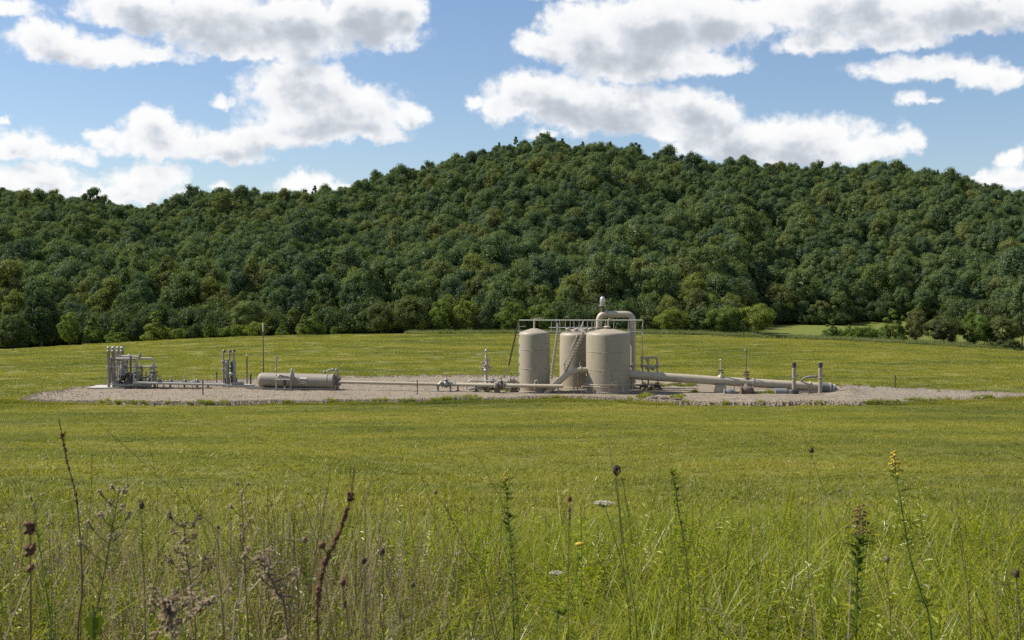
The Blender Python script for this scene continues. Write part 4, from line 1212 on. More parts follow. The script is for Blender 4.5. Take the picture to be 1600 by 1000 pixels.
stack(168.8, 606, AY - 0.9, M(2.4, AY)); stack(176.3, 604, AY - 0.6, M(2.7, AY)); stack(183.7, 602, AY + 0.5, M(2.5, AY)); stack(190.2, 600, AY + 1.2, M(2.7, AY))
pr = M(1.7, AY)
pipe(mf, [V(M(174 - 800, AY), AY - .6, 0.6), P(174, 555.5, AY - .6), P(219, 558.0, AY - .6)], pr, M_LIGHT, 0.35, 12)
flange(mf, P(218.5, 557.5, AY - .6), (1, 0, 0), 0.34, 0.04, M_GREY, False)
pipe(mf, [P(218, 560, AY), P(240.8, 560, AY), up(P(240.8, 597, AY), 0.3)], pr, M_LIGHT, 0.4, 12)
pipe(mf, [P(178, 560.8, AY - .2), P(214, 560.8, AY - .2), up(P(214.2, 600, AY - .2), 0.3)], pr * 1.25, M_LIGHT, 0.4, 12)
pipe(mf, [P(168, 573, AY + .6), P(241, 573, AY + .6)], pr * 0.8, M_LIGHT, None, 10)
for px in (197, 219, 237.5): flange(mf, P(px, 573, AY + .6), (1, 0, 0), 0.2, 0.05, M_GREY)
for px in (214.2, 240.8):
    for py in (573.5, 581, 587): flange(mf, P(px, py, AY - (.2 if px < 230 else 0)), (0, 0, 1), 0.3, 0.06, M_GREY)
    MB().tube([P(px, 600, AY), P(px, 585, AY)], 0.22, 12).build('valve_spool', M_GREY, mf)
    for s_ in (-1, 1): MB().tube([P(px, 584, AY - .1), P(px + 5.5 * s_, 582, AY - .3)], 0.04, 6).build('lever', M_DARK, mf)
MB().tube([up(P(204.2, 600, AY - .7), .2), P(204.2, 556, AY - .7)], 0.085, 8).build('pipe', M_BROWN, mf)
for px, py in ((199, 585), (207, 588), (193, 590), (204, 592)):
    MB().ball(P(px, py, AY - .5), 0.24, 10).build('valve_body', M_DARK if px % 2 else M_BROWN, mf)
MB().lathe([(0.3, 0), (0.3, 1.6), (0.16, 1.75), (0.1, 2.4)], up(P(191, 600, AY + .3), ZP), n=14).build('vessel', M_GREY, mf)
for k, px in enumerate((181, 187, 194, 200, 207, 220, 227, 233)):
    valve(mf, up(P(px, 599, AY - 1.0 + (k % 3) * .5), 0.55), (1, 0.4, 0), 0.2, M_BROWN if k % 2 else M_GREY, 0.2 + .1 * (k % 3), 0.17, M_DARK)
pipe(mf, [up(P(176, 602, AY - 1.1), 0.42), up(P(236, 602, AY - 1.1), 0.42)], 0.13, M_GREY)
pipe(mf, [up(P(178, 598, AY + .8), 0.55), up(P(246, 598, AY + .8), 0.5)], 0.12, M_GREY)
for k, (px, py, dy, rr_) in enumerate(((179.5, 556, 1.5, .10), (186.5, 564, -.2, .09), (194, 566, .9, .13), (198.5, 560, 1.4, .08), (209, 568, -.9, .07), (222, 574, .8, .08), (228, 580, .3, .07), (234.5, 577, 1.0, .08))):
    MB().tube([up(P(px, 600, AY + dy), ZP), P(px, py, AY + dy)], rr_, 8).build('standpipe', (M_GREY, M_LIGHT, M_TAN)[k % 3], mf)
    flange(mf, P(px, py + 4, AY + dy), (0, 0, 1), rr_ * 1.9, 0.04, M_GREY, False)
    if k % 2: handwheel(mf, P(px, py - 0.6, AY + dy), (0, 0, 1), 0.17, M_DARK)
for py, a_, b_2, dy in ((566, 178, 200, 1.1), (583, 180, 216, 1.2), (590, 200, 243, .9)):
    pipe(mf, [P(a_, py, AY + dy), P(b_2, py, AY + dy)], 0.07, M_GREY, None, 8)
MB().tube([P(220, 557, AY - .5), P(219.5, 551, AY - .5)], [0.05, 0.02], 6).build('gauge_stub', M_GREY, mf)
MB().tube([P(201, 556, AY - .5), P(203, 553.5, AY - .5)], 0.12, 8).build('regulator', M_LIGHT, mf)

# ------------------------------------------------------------------ valve skid right of the front tank
NY = 104.5
vs = thing('valve_skid', 'knot of small pipes and valves right behind the front tank', 'valves', (M(1016 - 800, NY), NY, ZP))
for px, top in ((1003, 558), (1013, 560), (1027, 558)):
    MB().tube([up(P(px, 612, NY), 0.0), P(px, top, NY)], 0.09, 8).build('pipe', M_PIPE, vs)
pipe(vs, [P(1011, 560, NY), P(1011, 558.5, NY), P(1027, 558.5, NY), P(1027.5, 572, NY)], 0.085, M_PIPE, 0.2, 8)
pipe(vs, [P(1001, 557.5, NY), P(1009, 559, NY), P(1013, 567, NY)], 0.09, M_PIPE, 0.3, 8)
for px, py, s_ in ((1004, 571, .18), (1012, 574, .2), (1020, 575, .24), (1028, 571, .2), (1005, 608, .22), (1016, 606, .25), (1027, 609, .28)):
    MB().lathe([(0, -s_), (s_ * .8, -s_ * .6), (s_, 0), (s_ * .8, s_ * .6), (0, s_)], P(px, py, NY - .2), (0.3, -1, 0), 10).build('valve_body', M_PIPE if py < 590 else M_BROWN, vs)
for px, py in ((1004, 571), (1028, 571), (1027, 598), (1005, 597)): flange(vs, P(px, py, NY), (0, 0, 1), 0.22, 0.04, M_PIPE)
pipe(vs, [P(1000, 572, NY), P(1030, 572, NY)], 0.07, M_PIPE, None, 8)
pipe(vs, [P(992, 601, NY), P(1030, 601.5, NY)], 0.13, M_PIPE, None, 10)
for px in (1004, 1027): MB().box(up(P(px, 612, NY), ZP + 0.2), (0.5, 0.5, 0.4)).build('block', M_DARK, vs)
handwheel(vs, P(1020, 575, NY - .5), (0.3, -1, 0), 0.2, M_LIGHT)

# ------------------------------------------------------------------ main pipeline sloping to the ground at right
OY = 102.0
ml = thing('pipeline', 'thick pale pipeline sloping from front tank down into gravel mound', 'pipe', (M(1150 - 800, OY), OY, ZP))
orr = M(6.8, OY)
pE = P(1284, 604.8, OY)
pipe(ml, [P(980, 585.3, OY), P(1130, 595.5, OY), pE], orr, M_PIPE, 2.0, 22)
axo = (P(1284, 604.8, OY) - P(1130, 595.5, OY)).normalized()
pipe(ml, [P(1283, 604.8, OY), P(1299, 606.5, OY), up(P(1310, 620, OY), -0.4)], orr * 1.12, M_DKGREY, 0.5, 18, 'buried_elbow')
for px, py in ((1176, 598.2), (1265, 603.6), (1296, 606)):
    MB().tube([P(px, py, OY) - axo * 0.05, P(px, py, OY) + axo * 0.05], orr + 0.07, 20).build('flange', M_PIPE, ml)
flange(ml, P(1301, 608, OY), (1, 0, -0.5), orr + 0.12, 0.05, M_GREY)
# saddle pier
c = P(1126, 610, OY - 0.1)
mb = MB()
wv = [(0.58, ZP - .1), (0.36, P(1126, 600.6, OY).z)]
vs_ = [V(c.x + sx * w_, c.y + sy * 0.3, z) for (w_, z) in wv for sy in (-1, 1) for sx in (-1, 1)]
mb.add(vs_, [(0,2,3,1),(4,5,7,6),(0,1,5,4),(2,6,7,3),(0,4,6,2),(1,3,7,5)])
mb.build('pier', M_PIPE, ml)
MB().box(P(1126, 601.3, OY - 0.1), (1.0, 0.8, 0.07)).build('saddle_plate', M_GREY, ml)
for px, z0, ztop, nm in ((1126, 589, 562, 'stem'), (1166, 592, 546.5, 'stem')):
    c = P(px, z0, OY)
    MB().lathe([(0.26, 0), (0.24, 0.15), (0.12, 0.2), (0.12, 0.42), (0.05, 0.5)], c - V(0, 0, .05), n=12).build('bonnet', M_PIPE if px < 1150 else M_BROWN, ml)
    for dz in (0.35, 0.55): MB().tube([c + V(-0.24, 0, dz), c + V(0.24, 0, dz)], 0.06, 8).build('actuator', M_BROWN, ml)
    MB().tube([c + V(0, 0, .3), P(px, ztop, OY)], 0.055 if px < 1150 else 0.035, 8).build(nm, M_PIPE if px < 1150 else M_BROWN, ml)
MB().ball(P(1126, 562.5, OY), 0.1, 8).build('stem_cap', M_LIGHT, ml)
MB().tube([P(1166, 546.5, OY), P(1163.5, 546.8, OY), P(1163, 548, OY)], 0.03, 6).build('stem_hook', M_LIGHT, ml)
MB().tube(fillet([P(1250, 600, OY), P(1254, 592, OY - .2), P(1263, 588.5, OY - .4), P(1277, 588.5, OY - .5)], 0.3), 0.09, 8).build('hose', M_DKGREY, ml)
ll = thing('low_bypass_line', 'low dark bypass pipe with bulbous valves under the pipeline', 'pipe', (M(1180 - 800, 101.2), 101.2, ZP))
pipe(ll, [P(1136, 613, 101.0), P(1215, 612, 101.6), P(1282, 612, 101.8)], 0.14, M_PIPE, None, 10)
for px, py, s_, mt in ((1139.5, 613.5, .33, M_DKGREY), (1167, 610.5, .40, M_BROWN), (1231, 613.5, .24, M_DARK)):
    c = P(px, py, 100.8)
    MB().lathe([(s_ * .7, -s_ * 1.25), (s_ * .95, -s_ * .7), (s_ * 1.05, 0), (s_ * .95, s_ * .7), (s_ * .7, s_ * 1.25)], c, (1, 0, 0), 14).drum(c - V(s_ * 1.3, 0, 0), c - V(s_ * 1.15, 0, 0), s_ * 1.05).drum(c + V(s_ * 1.15, 0, 0), c + V(s_ * 1.3, 0, 0), s_ * 1.05).build('valve_body', mt, ll)
MB().drum(P(1211, 613, 100.9), P(1229, 613.5, 100.9), 0.36, 18).build('filter_pot', M_DKGREY, ll)
for px in (1147, 1171, 1221, 1265): support(ll, up(P(px, 615, 101.2), ZP), 0.2, 0.3, M_BROWN)
MB().tube([P(1147, 612, 100.8), P(1147, 603, 100.8)], 0.045, 6).build('stem', M_BROWN, ll)
MB().tube([P(1166, 606, 101.2), P(1166, 602, 101.6)], 0.2, 10).build('drop_neck', M_BROWN, ll)
def vent_stack(px, top, bot, y, label, drum):
    b_ = P(px, bot, y)
    r_ = M(3.2, y)
    t = thing('vent_stack', label, 'stack', (b_.x, y, ZP))
    z1, zb = P(px, top, y).z, P(px, top + 7.5, y).z
    MB().tube([V(b_.x, y, 0.05), V(b_.x, y, zb)], r_, 16).build('stack_pipe', M_TAN, t)
    MB().tube([V(b_.x, y, zb - 0.01), V(b_.x, y, z1)], r_ * 1.06, 16).build('black_top', M_DARK, t)
    for s_ in (-1, 1): MB().tube([V(b_.x, y, P(px, top + 22, y).z), V(b_.x + s_ * (r_ + .2), y, P(px, top + 20, y).z)], 0.05, 6).build('lug', M_GREY, t)
    MB().drum(V(b_.x, y, P(px, top + 24, y).z), V(b_.x, y, P(px, top + 22.5, y).z), r_ + 0.04).build('collar', M_LIGHT, t)
    if drum: MB().lathe([(0.44, ZP - .1), (0.44, ZP + .28), (0.40, ZP + .34), (0.2, ZP + .36)], (b_.x - 0.05, y, 0), n=18).build('base_drum', M_DARK, t)
    else: MB().ball((b_.x - .1, y, P(px, top, y).z), 0.06, 6).build('eye_bolt', M_LIGHT, t)
vent_stack(1240.5, 566.5, 613, 100.7, 'left black-tipped vent stack standing on a black drum', True)
vent_stack(1281.5, 566.5, 613, 101.1, 'right black-tipped vent stack near the pipeline buried end', False)
# boulders and slab lumps beside the front tank
rk = random.Random(8)
for px, py, s_, lab in ((1021, 624, 0.55, 'flat dark boulder in front of the valve skid'), (1037, 624.5, 0.42, 'smaller dark boulder right of the flat one'), (1056, 626, 0.4, 'boulder half under a grass tuft at the pad front edge'), (1012, 606, 0.5, 'grey boulder behind the pipeline beside the valve skid'), (1052, 601, 0.6, 'broad flat rock behind the pipeline')):
    c = Gp(px, py, ZP)
    mb = MB().ball((c.x, c.y, ZP + 0.06), s_, 10, (1.2, 0.8, 0.42))
    o_ = V(c.x, c.y, ZP)
    mb.v = [tuple(o_ + (Vector(q) - o_) * rk.uniform(0.85, 1.12)) for q in mb.v]
    mb.s = [False] * len(mb.f)
    o = MB.build(mb, 'boulder', M_BROWN if py > 620 else M_STONE)
    o.name = 'boulder'
    tag(o, lab, 'rock')
# ------------------------------------------------------------------ grass
def blade_mat(name, mode):
    m, t, out = new_mat(name)
    at = t.n('ShaderNodeAttribute', attribute_name='tint').outputs['Fac']
    oi = t.n('ShaderNodeObjectInfo')
    p = t.n('ShaderNodeNewGeometry').outputs['Position']
    base = grass_tone(t, p)
    if mode == 'mown':
        c = t.mix(1.0, base, t.ramp(at, [(0.0, (0.95, 1.0, 0.95)), (0.45, (1.25, 1.27, 1.1)), (0.8, (1.5, 1.45, 1.25)), (1.0, (1.6, 1.5, 1.3))]), 'MULTIPLY')
        c = t.mix(t.mapr(at, 0.90, 0.95), c, (0.27, 0.235, 0.10))
    elif mode == 'tall':
        c = t.ramp(t.m('MULTIPLY_ADD', t.m('SUBTRACT', oi.outputs['Random'], 0.5), 0.3, at),
                   [(0.0, (0.036, 0.056, 0.008)), (0.22, (0.095, 0.130, 0.011)), (0.42, (0.195, 0.232, 0.015)), (0.7, (0.340, 0.350, 0.024)), (0.88, (0.28, 0.225, 0.09)), (1.0, (0.36, 0.30, 0.19))])
    elif mode == 'tangle':
        c = t.ramp(t.m('MULTIPLY_ADD', t.m('SUBTRACT', oi.outputs['Random'], 0.5), 0.5, at), [(0.0, (0.10, 0.13, 0.02)), (0.55, (0.11, 0.11, 0.03)), (0.75, (0.085, 0.058, 0.036)), (0.95, (0.16, 0.118, 0.085)), (1.0, (0.27, 0.22, 0.175))])
    else:
        c = t.ramp(at, [(0.0, (0.10, 0.14, 0.045)), (0.5, (0.16, 0.19, 0.07)), (1.0, (0.27, 0.27, 0.15))])
    d = t.n('ShaderNodeBsdfDiffuse'); t.link(c, d.inputs[0])
    tr = t.n('ShaderNodeBsdfTranslucent'); t.link(t.mix(1.0, c, (1.25, 1.3, 0.6), 'MULTIPLY'), tr.inputs[0])
    gl = t.n('ShaderNodeBsdfGlossy', ins={'Roughness': 0.38, 'Color': (0.9, 0.9, 0.85, 1)})
    mx = t.n('ShaderNodeMixShader', ins={0: 0.42}); t.link(d.outputs[0], mx.inputs[1]); t.link(tr.outputs[0], mx.inputs[2])
    mg = t.n('ShaderNodeMixShader', ins={0: 0.022 if mode == 'tall' else 0.015}); t.link(mx.outputs[0], mg.inputs[1]); t.link(gl.outputs[0], mg.inputs[2])
    t.link(mg.outputs[0], out.inputs[0])
    return m
M_MOWN, M_TALL, M_WEED = blade_mat('mown_blade', 'mown'), blade_mat('tall_blade', 'tall'), blade_mat('weed_blade', 'weed')
M_TANGLE = blade_mat('dead_weed_stem', 'tangle')

def blades(seed, size, n, h0, h1, w0, w1, lean, droop, segs=3, dry=0.08, clump=0.0):
    r = np.random.default_rng(seed)
    if clump:
        k = max(3, n // 14)
        cc = r.uniform(-size / 2, size / 2, (k, 2))
        xy = cc[r.integers(0, k, n)] + r.normal(0, clump, (n, 2))
    else: xy = r.uniform(-size / 2, size / 2, (n, 2))
    h = r.uniform(h0, h1, n) * r.choice([0.7, 1.0, 1.0, 1.15], n)
    w = r.uniform(w0, w1, n)
    az = r.uniform(0, 2 * np.pi, n)
    ln = np.abs(r.normal(0, lean, n)); dr = np.abs(r.normal(0, droop, n))
    face = az + np.pi / 2 + r.normal(0, 0.5, n)
    V_ = np.zeros((n, segs + 1, 2, 3))
    for s in range(segs + 1):
        q = s / segs
        off = h * (ln * q + dr * q ** 2.4)
        z = h * (q - 0.35 * np.minimum(dr, 1.6) * q ** 3)
        c = np.stack([xy[:, 0] + np.cos(az) * off, xy[:, 1] + np.sin(az) * off, z - 0.01], -1)
        ww = w * (1 - q ** 1.6) * 0.5 + 0.0006
        e = np.stack([np.cos(face) * ww, np.sin(face) * ww, 0 * ww], -1)
        V_[:, s, 0], V_[:, s, 1] = c - e, c + e
    idx = np.arange(n * (segs + 1) * 2).reshape(n, segs + 1, 2)
    f = np.stack([idx[:, :-1, 0], idx[:, :-1, 1], idx[:, 1:, 1], idx[:, 1:, 0]], -1).reshape(-1)
    tint = np.clip(r.normal(0.42, 0.21, n), 0, 0.86)
    d_ = r.random(n) < dry
    tint[d_] = r.uniform(0.9, 1.0, d_.sum())
    return V_.reshape(-1, 3), f, np.repeat(tint, (segs + 1) * 2)
def merge(parts):
    vs, fs, ts, b = [], [], [], 0
    for v, f, t_ in parts:
        vs.append(v); fs.append(f + b); ts.append(t_); b += len(v)
    return np.concatenate(vs), np.concatenate(fs), np.concatenate(ts)
def leafy(seed, n_stem, h0, h1, size, leaf, dry=0.0):
    """upright weed stems with small leaves"""
    r = np.random.default_rng(seed)
    out = []
    for k in range(n_stem):
        x, y = r.uniform(-size / 2, size / 2, 2)
        h = r.uniform(h0, h1); az = r.uniform(0, 6.28); ln = abs(r.normal(0, 0.32))
        dd = r.random() < dry
        n = int(h / 0.022)
        q = np.linspace(0.12, 1, n)
        c = np.stack([x + np.cos(az) * ln * h * q ** 1.5, y + np.sin(az) * ln * h * q ** 1.5, h * q], -1)
        la = r.uniform(0, 6.28, n); L = leaf * (1.25 - 0.85 * q) * r.uniform(0.6, 1.2, n) * (0.45 if dd else 1)
        tip = c + np.stack([np.cos(la) * L, np.sin(la) * L, L * r.uniform(-0.25, 0.6, n)], -1)
        sd = np.stack([-np.sin(la), np.cos(la), 0 * la], -1) * (L * 0.13)[:, None]
        mid = c * 0.5 + tip * 0.5 + np.array([0, 0, 1]) * (L * 0.1)[:, None]
        v = np.stack([c, mid - sd, tip, mid + sd], 1).reshape(-1, 3)
        t_ = np.repeat(np.clip(r.normal(0.93 if dd else 0.5, 0.05 if dd else 0.14, n), 0, 1), 4)
        out.append((v, np.arange(n * 4), t_))
        # stem
        st = np.stack([c[:, :], c + np.array([0.004, 0.002, 0])], 1)
        idx = np.arange(n * 2).reshape(n, 2)
        f = np.stack([idx[:-1, 0], idx[:-1, 1], idx[1:, 1], idx[1:, 0]], -1).reshape(-1)
        out.append((st.reshape(-1, 3), f, np.full(n * 2, 0.97 if dd else 0.2)))
    return merge(out)
def gm(name, arr, mat): return np_mesh(name, arr[0], arr[1], 4, [mat], {'tint': (arr[2], 'POINT')})

def lay(seed, y0, y1, step, umax, keepf):
    r = np.random.default_rng(seed)
    X, Y = [], []
    y = y0
    while y < y1:
        s = step(y) if callable(step) else step
        xs = np.arange(-umax * y - 1, umax * y + 1, s)
        X.append(xs + r.uniform(-.5, .5, len(xs)) * s); Y.append(y + r.uniform(-.5, .5, len(xs)) * s)
        y += s * 0.9
    X, Y = np.concatenate(X), np.concatenate(Y)
    k = keepf(X, Y)
    return X[k], Y[k], r
def put(name, meshes, X, Y, r, sx, sz, label, cat, z=0.0, weights=None, tilt=0.0):
    n = len(X)
    coll = proto_collection(name + '_source', meshes)
    rot = np.zeros((n, 3)); rot[:, 2] = r.uniform(0, 6.28, n)
    if tilt: rot[:, 0], rot[:, 1] = r.normal(0, tilt, n), r.normal(0, tilt, n)
    sx = np.broadcast_to(sx, (n,)); sz = np.broadcast_to(sz, (n,))
    idx = r.choice(len(meshes), n, p=weights)
    scatter(name, coll, np.stack([X, Y, ground(X, Y) + z], -1), rot, np.stack([sx, sx, sz], -1), idx, label, cat)

def rough_limit(x):        # where the mower stopped
    return 15.5 + 2.0 * np.sin(x * 0.25 + 1.0) + 0.22 * x
# mown meadow between the rough grass and the pad
mown = [gm('mown_%d' % k, blades(200 + k, 1.3, 420, 0.05, 0.13, 0.010, 0.020, 0.8, 0.6, 2, 0.06, 0.06), M_MOWN) for k in range(4)]
X, Y, r = lay(1, 12.0, 96, lambda y: 0.8 + 0.006 * y, 0.46, lambda x, y: (y > rough_limit(x) - 3) & ~pad_inside(x, y, 0.05))
hz = (0.35 + 0.75 * vnoise(X / 2.2, Y / 1.4, 41) ** 1.5) * (1.0 + 0.5 * (1 - sstep(16, 30, Y)))
put('mown_grass', mown, X, Y, r, 1.0 + 0.004 * Y, hz * (1 + 0.004 * Y), 'short mown yellow-green grass on the slope before the pad', 'grass')
far = [gm('far_%d' % k, blades(220 + k, 3.0, 800, 0.05, 0.15, 0.03, 0.06, 1.0, 0.6, 2, 0.04, 0.25), M_MOWN) for k in range(3)]
X, Y, r = lay(2, 88, 231, lambda y: 2.3 + 0.004 * y, 0.45, lambda x, y: ~pad_inside(x, y, 1.2) & ((y > 112) | (np.abs(x) > 33)))
put('meadow_grass', far, X, Y, r, 1.0, 0.7 + 0.7 * vnoise(X / 5, Y / 3, 42), 'short sunny grass of the meadow beyond the pad', 'grass')
# fringe of longer grass along the pad's front edge
X, Y, r = lay(3, 92.6, 97.6, 0.42, 0.45, lambda x, y: (np.abs(y - (np.interp(px_of(x, y), _px, _pf) - 0.35)) < 0.8) & ~pad_inside(x, y, -0.35))
put('pad_fringe', mown, X, Y, r, 0.8, 1.2 + 2.0 * vnoise(X / 1.5, Y, 91) ** 2 + 0.6 * r.random(len(X)), 'uneven fringe of longer grass along the pad front edge', 'grass')
# tufts growing through the gravel
tx, ty = [], []
rt = random.Random(3)
for px, py, n_, w_ in ((1003, 621, 14, 8), (1010, 619, 8, 6), (1056, 624, 16, 6), (1062, 621, 8, 6), (1035, 603, 22, 40), (1075, 603, 16, 26), (1085, 613, 6, 10), (730, 622, 14, 14), (700, 602, 14, 50), (640, 600, 12, 60), (780, 611, 8, 40), (1192, 614, 14, 22), (1015, 608, 10, 16), (840, 600, 6, 12)):
    for k in range(n_):
        c = Gp(px + rt.gauss(0, w_ * .5), py + rt.gauss(0, 0.8), ZP)
        tx.append(c.x); ty.append(c.y)
for k in range(420):          # grass breaking into the pad's margins
    px = rt.uniform(40, 1560)
    f_, b_ = pad_span(np.array([px]))
    y_ = f_[0] + abs(rt.gauss(0, 0.5)) if k % 3 else b_[0] - abs(rt.gauss(0, 0.8))
    if vnoise(np.array([px / 22.0]), np.array([k % 3 > 0]) * 5.0, 27)[0] > 0.45:
        tx.append((px - 800) / (F * CP) * y_); ty.append(y_)
tx, ty = np.array(tx), np.array(ty)
n = len(tx)
r = np.random.default_rng(9)
tuft = [gm('tuft_%d' % k, blades(240 + k, 0.45, 90, 0.15, 0.42, 0.012, 0.025, 0.4, 0.5, 3, 0.05, 0.05), M_TALL) for k in range(2)]
rot = np.zeros((n, 3)); rot[:, 2] = r.uniform(0, 6.28, n)
s = r.uniform(0.5, 1.1, n)
scatter('pad_tufts', proto_collection('pad_tuft', tuft), np.stack([tx, ty, np.full(n, ZP)], -1), rot, np.stack([s, s, s], -1), r.integers(0, 2, n), 'green grass tufts growing through the gravel and its margins', 'grass')
# pale weed strip along the meadow's far edge
weedm = [gm('weedstrip_%d' % k, blades(260 + k, 2.2, 300, 0.35, 0.85, 0.03, 0.06, 0.25, 0.3, 2, 0.15, 0.2), M_WEED) for k in range(2)]
X, Y, r = lay(6, 226, 237, 1.3, 0.45, lambda x, y: (x > -19) & (y > 229.5 - 3.0 * sstep(25, 90, x)) & (y < 236.5))
put('weed_strip', weedm, X, Y, r, 1.0, 0.5 + 0.9 * vnoise(X / 4, Y, 51), 'pale strip of unmown weeds along the far meadow edge', 'weeds')
# rough foreground
near = [gm('near_%d' % k, blades(300 + k, 0.55, 120, 0.22, 0.64, 0.005, 0.014, 0.45, 0.9, 5, 0.05, 0.03), M_TALL) for k in range(5)]
near += [gm('nearleaf_%d' % k, leafy(320 + k, 5, 0.28, 0.62, 0.5, 0.075), M_TALL) for k in range(3)]
near += [gm('neardry_%d' % k, leafy(330 + k, 5, 0.3, 0.72, 0.5, 0.05, 0.9), M_TALL) for k in range(2)]
X, Y, r = lay(7, 2.6, 24, lambda y: 0.23 + 0.010 * y, 0.5, lambda x, y: y < rough_limit(x))
fade = 1 - 0.72 * sstep(-7, 0, Y - rough_limit(X))
hn = (0.50 + 0.85 * vnoise(X / 1.1, Y / 1.1, 61)) * fade
k = (Y > 4.2) | (hn < 1.0)
X, Y, hn = X[k], Y[k], hn[k]
hn *= 0.74 + 0.26 * sstep(3.0, 6.0, Y)
put('tall_grass', near, X, Y, r, 0.75 + 0.35 * hn, hn, 'tall rough sunlit grass and weeds filling the foreground', 'grass', weights=[.145] * 5 + [.075] * 3 + [.025] * 2)
# extra blades: sunlit broad tussocks to the right, brown tangle to the left
tus = [gm('tussock_%d' % k, blades(350 + k, 0.35, 90, 0.35, 0.78, 0.007, 0.016, 0.35, 0.9, 6, 0.03, 0.05), M_TALL) for k in range(3)]
X, Y, r = lay(17, 3.6, 13, 0.55, 0.5, lambda x, y: vnoise(x / 1.3 + 7, y / 1.3, 71) + 0.22 * np.clip(x / 3, -1, 1) > 0.44)
put('grass_tussocks', tus, X, Y, r, 0.9, (0.55 + 0.6 * r.random(len(X))) * (0.6 + 0.4 * sstep(3.5, 7, Y)), 'arching bright tussock blades among the foreground grass', 'grass')
tang = [gm('tangle_%d' % k, leafy(370 + k, 14, 0.5, 1.1, 0.6, 0.085, 0.85), M_TANGLE) for k in range(3)]
X, Y, r = lay(18, 3.0, 10, 0.34, 0.5, lambda x, y: (x / y < -0.07 + 0.14 * (vnoise(x * 2, y * 2, 5) - 0.5)) | (vnoise(x * 1.1, y * 1.1, 15) > 0.8))
put('dry_weeds', tang, X, Y, r, 0.9, (0.55 + 0.6 * r.random(len(X))) * (0.66 + 0.34 * sstep(3.0, 5.5, Y)), 'tangle of thin brown dead weed stems in the left foreground', 'weeds', tilt=0.16)
fine = [gm('culm_%d' % k, blades(390 + k, 0.7, 16, 0.6, 1.05, 0.0025, 0.004, 0.2, 0.3, 5, 0.3, 0.0), M_TALL) for k in range(3)]
X, Y, r = lay(19, 3.2, 15, 0.62, 0.5, lambda x, y: y < rough_limit(x) - 1)
put('fine_culms', fine, X, Y, r, 1.0, (0.5 + 0.5 * r.random(len(X))) * (0.65 + 0.35 * sstep(3.0, 6, Y)), 'fine seeding grass culms standing above the foreground grass', 'grass', tilt=0.16)
lw = [gm('leafweed_%d' % k, leafy(410 + k, 5, 0.55, 0.95, 0.4, 0.12), M_TALL) for k in range(4)]
X, Y, r = lay(20, 3.8, 14, 0.7, 0.5, lambda x, y: vnoise(x / 0.9 + 3, y / 0.9, 81) > 0.42)
put('leafy_weeds', lw, X, Y, r, 1.0, (0.5 + 0.55 * r.random(len(X))) * (0.66 + 0.34 * sstep(3.5, 6, Y)), 'leafy green weed shoots among the foreground grass', 'weeds', tilt=0.16)
# ------------------------------------------------------------------ weeds that stand out in the foreground
M_STEM = principled('green_stem', (0.10, 0.12, 0.03), 0.7, 0, 0.2, 0, 8.0)
M_DRYSTEM = principled('brown_stem', (0.13, 0.09, 0.045), 0.8, 0, 0.25, 0, 8.0)
M_SEED = principled('brown_seed', (0.135, 0.062, 0.026), 0.85, 0, 0.35, 0, 30.0)
M_DARKSEED = principled('dark_seed', (0.075, 0.05, 0.03), 0.9, 0, 0.3, 0, 30.0)
M_PALE = principled('dry_flower', (0.40, 0.32, 0.19), 0.9, 0, 0.3, 0, 30.0)
M_STRAW = principled('straw', (0.42, 0.36, 0.24), 0.8, 0, 0.2, 0, 10.0)
M_UMBEL = principled('cream_flower', (0.50, 0.48, 0.36), 0.9, 0, 0.15, 0, 30.0)
M_YELLOW = principled('yellow_flower', (0.50, 0.36, 0.03), 0.8, 0, 0.25, 0, 20.0)
M_LILAC = principled('greyed_dead_leaf', (0.20, 0.142, 0.082), 0.9, 0, 0.3, 0, 20.0)
def leafm(name, c):
    m, t, out = new_mat(name)
    d = t.n('ShaderNodeBsdfDiffuse', ins={'Color': (*c, 1)})
    tr = t.n('ShaderNodeBsdfTranslucent', ins={'Color': (c[0] * 1.3, c[1] * 1.3, c[2] * .7, 1)})
    mx = t.n('ShaderNodeMixShader', ins={0: 0.45})
    p = t.n('ShaderNodeNewGeometry').outputs['Position']
    v = t.ramp(t.noise(p, 12.0, 3, 0.6), [(0.3, tuple(x * .7 for x in c)), (0.7, tuple(x * 1.25 for x in c))])
    t.link(v, d.inputs[0])
    t.link(d.outputs[0], mx.inputs[1]); t.link(tr.outputs[0], mx.inputs[2]); t.link(mx.outputs[0], out.inputs[0])
    return m
M_LEAF = leafm('weed_leaf', (0.12, 0.165, 0.022))
M_DLEAF = leafm('dark_weed_leaf', (0.075, 0.11, 0.022))
rw = random.Random(12)
def stem_line(pts, d, jitter=0.0):
    """picture points at distance d, carried on down to the soil"""
    P_ = [W(px, py, d) for px, py in pts]
    a, b = P_[-2], P_[-1]
    g = gz(b.x, d)
    if b.z > g:
        k = (b - a)
        s = k.x / min(k.z, -1e-3)
        dz = g - b.z
        P_.append(V(b.x + s * dz * 0.35, d, g - 0.03))
    return P_
def smooth(pts, n=5):
    out = []
    Q = [pts[0]] + list(pts) + [pts[-1]]
    for i in range(1, len(Q) - 2):
        for k in range(n):
            t_ = k / n
            a, b, c, e_ = Q[i - 1], Q[i], Q[i + 1], Q[i + 2]
            out.append(0.5 * ((2 * b) + (c - a) * t_ + (2 * a - 5 * b + 4 * c - e_) * t_ ** 2 + (3 * b - a - 3 * c + e_) * t_ ** 3))
    out.append(pts[-1])
    return out
def weed(name, label, cat, pts, d, r0, mat):
    L = stem_line(pts, d)
    t = thing(name, label, cat, L[-1])
    S = smooth(L)
    n = len(S)
    MB().tube(S, [r0 * (0.45 + 0.55 * i / (n - 1)) for i in range(n)], 6).build('stem', mat, t)
    return t, S
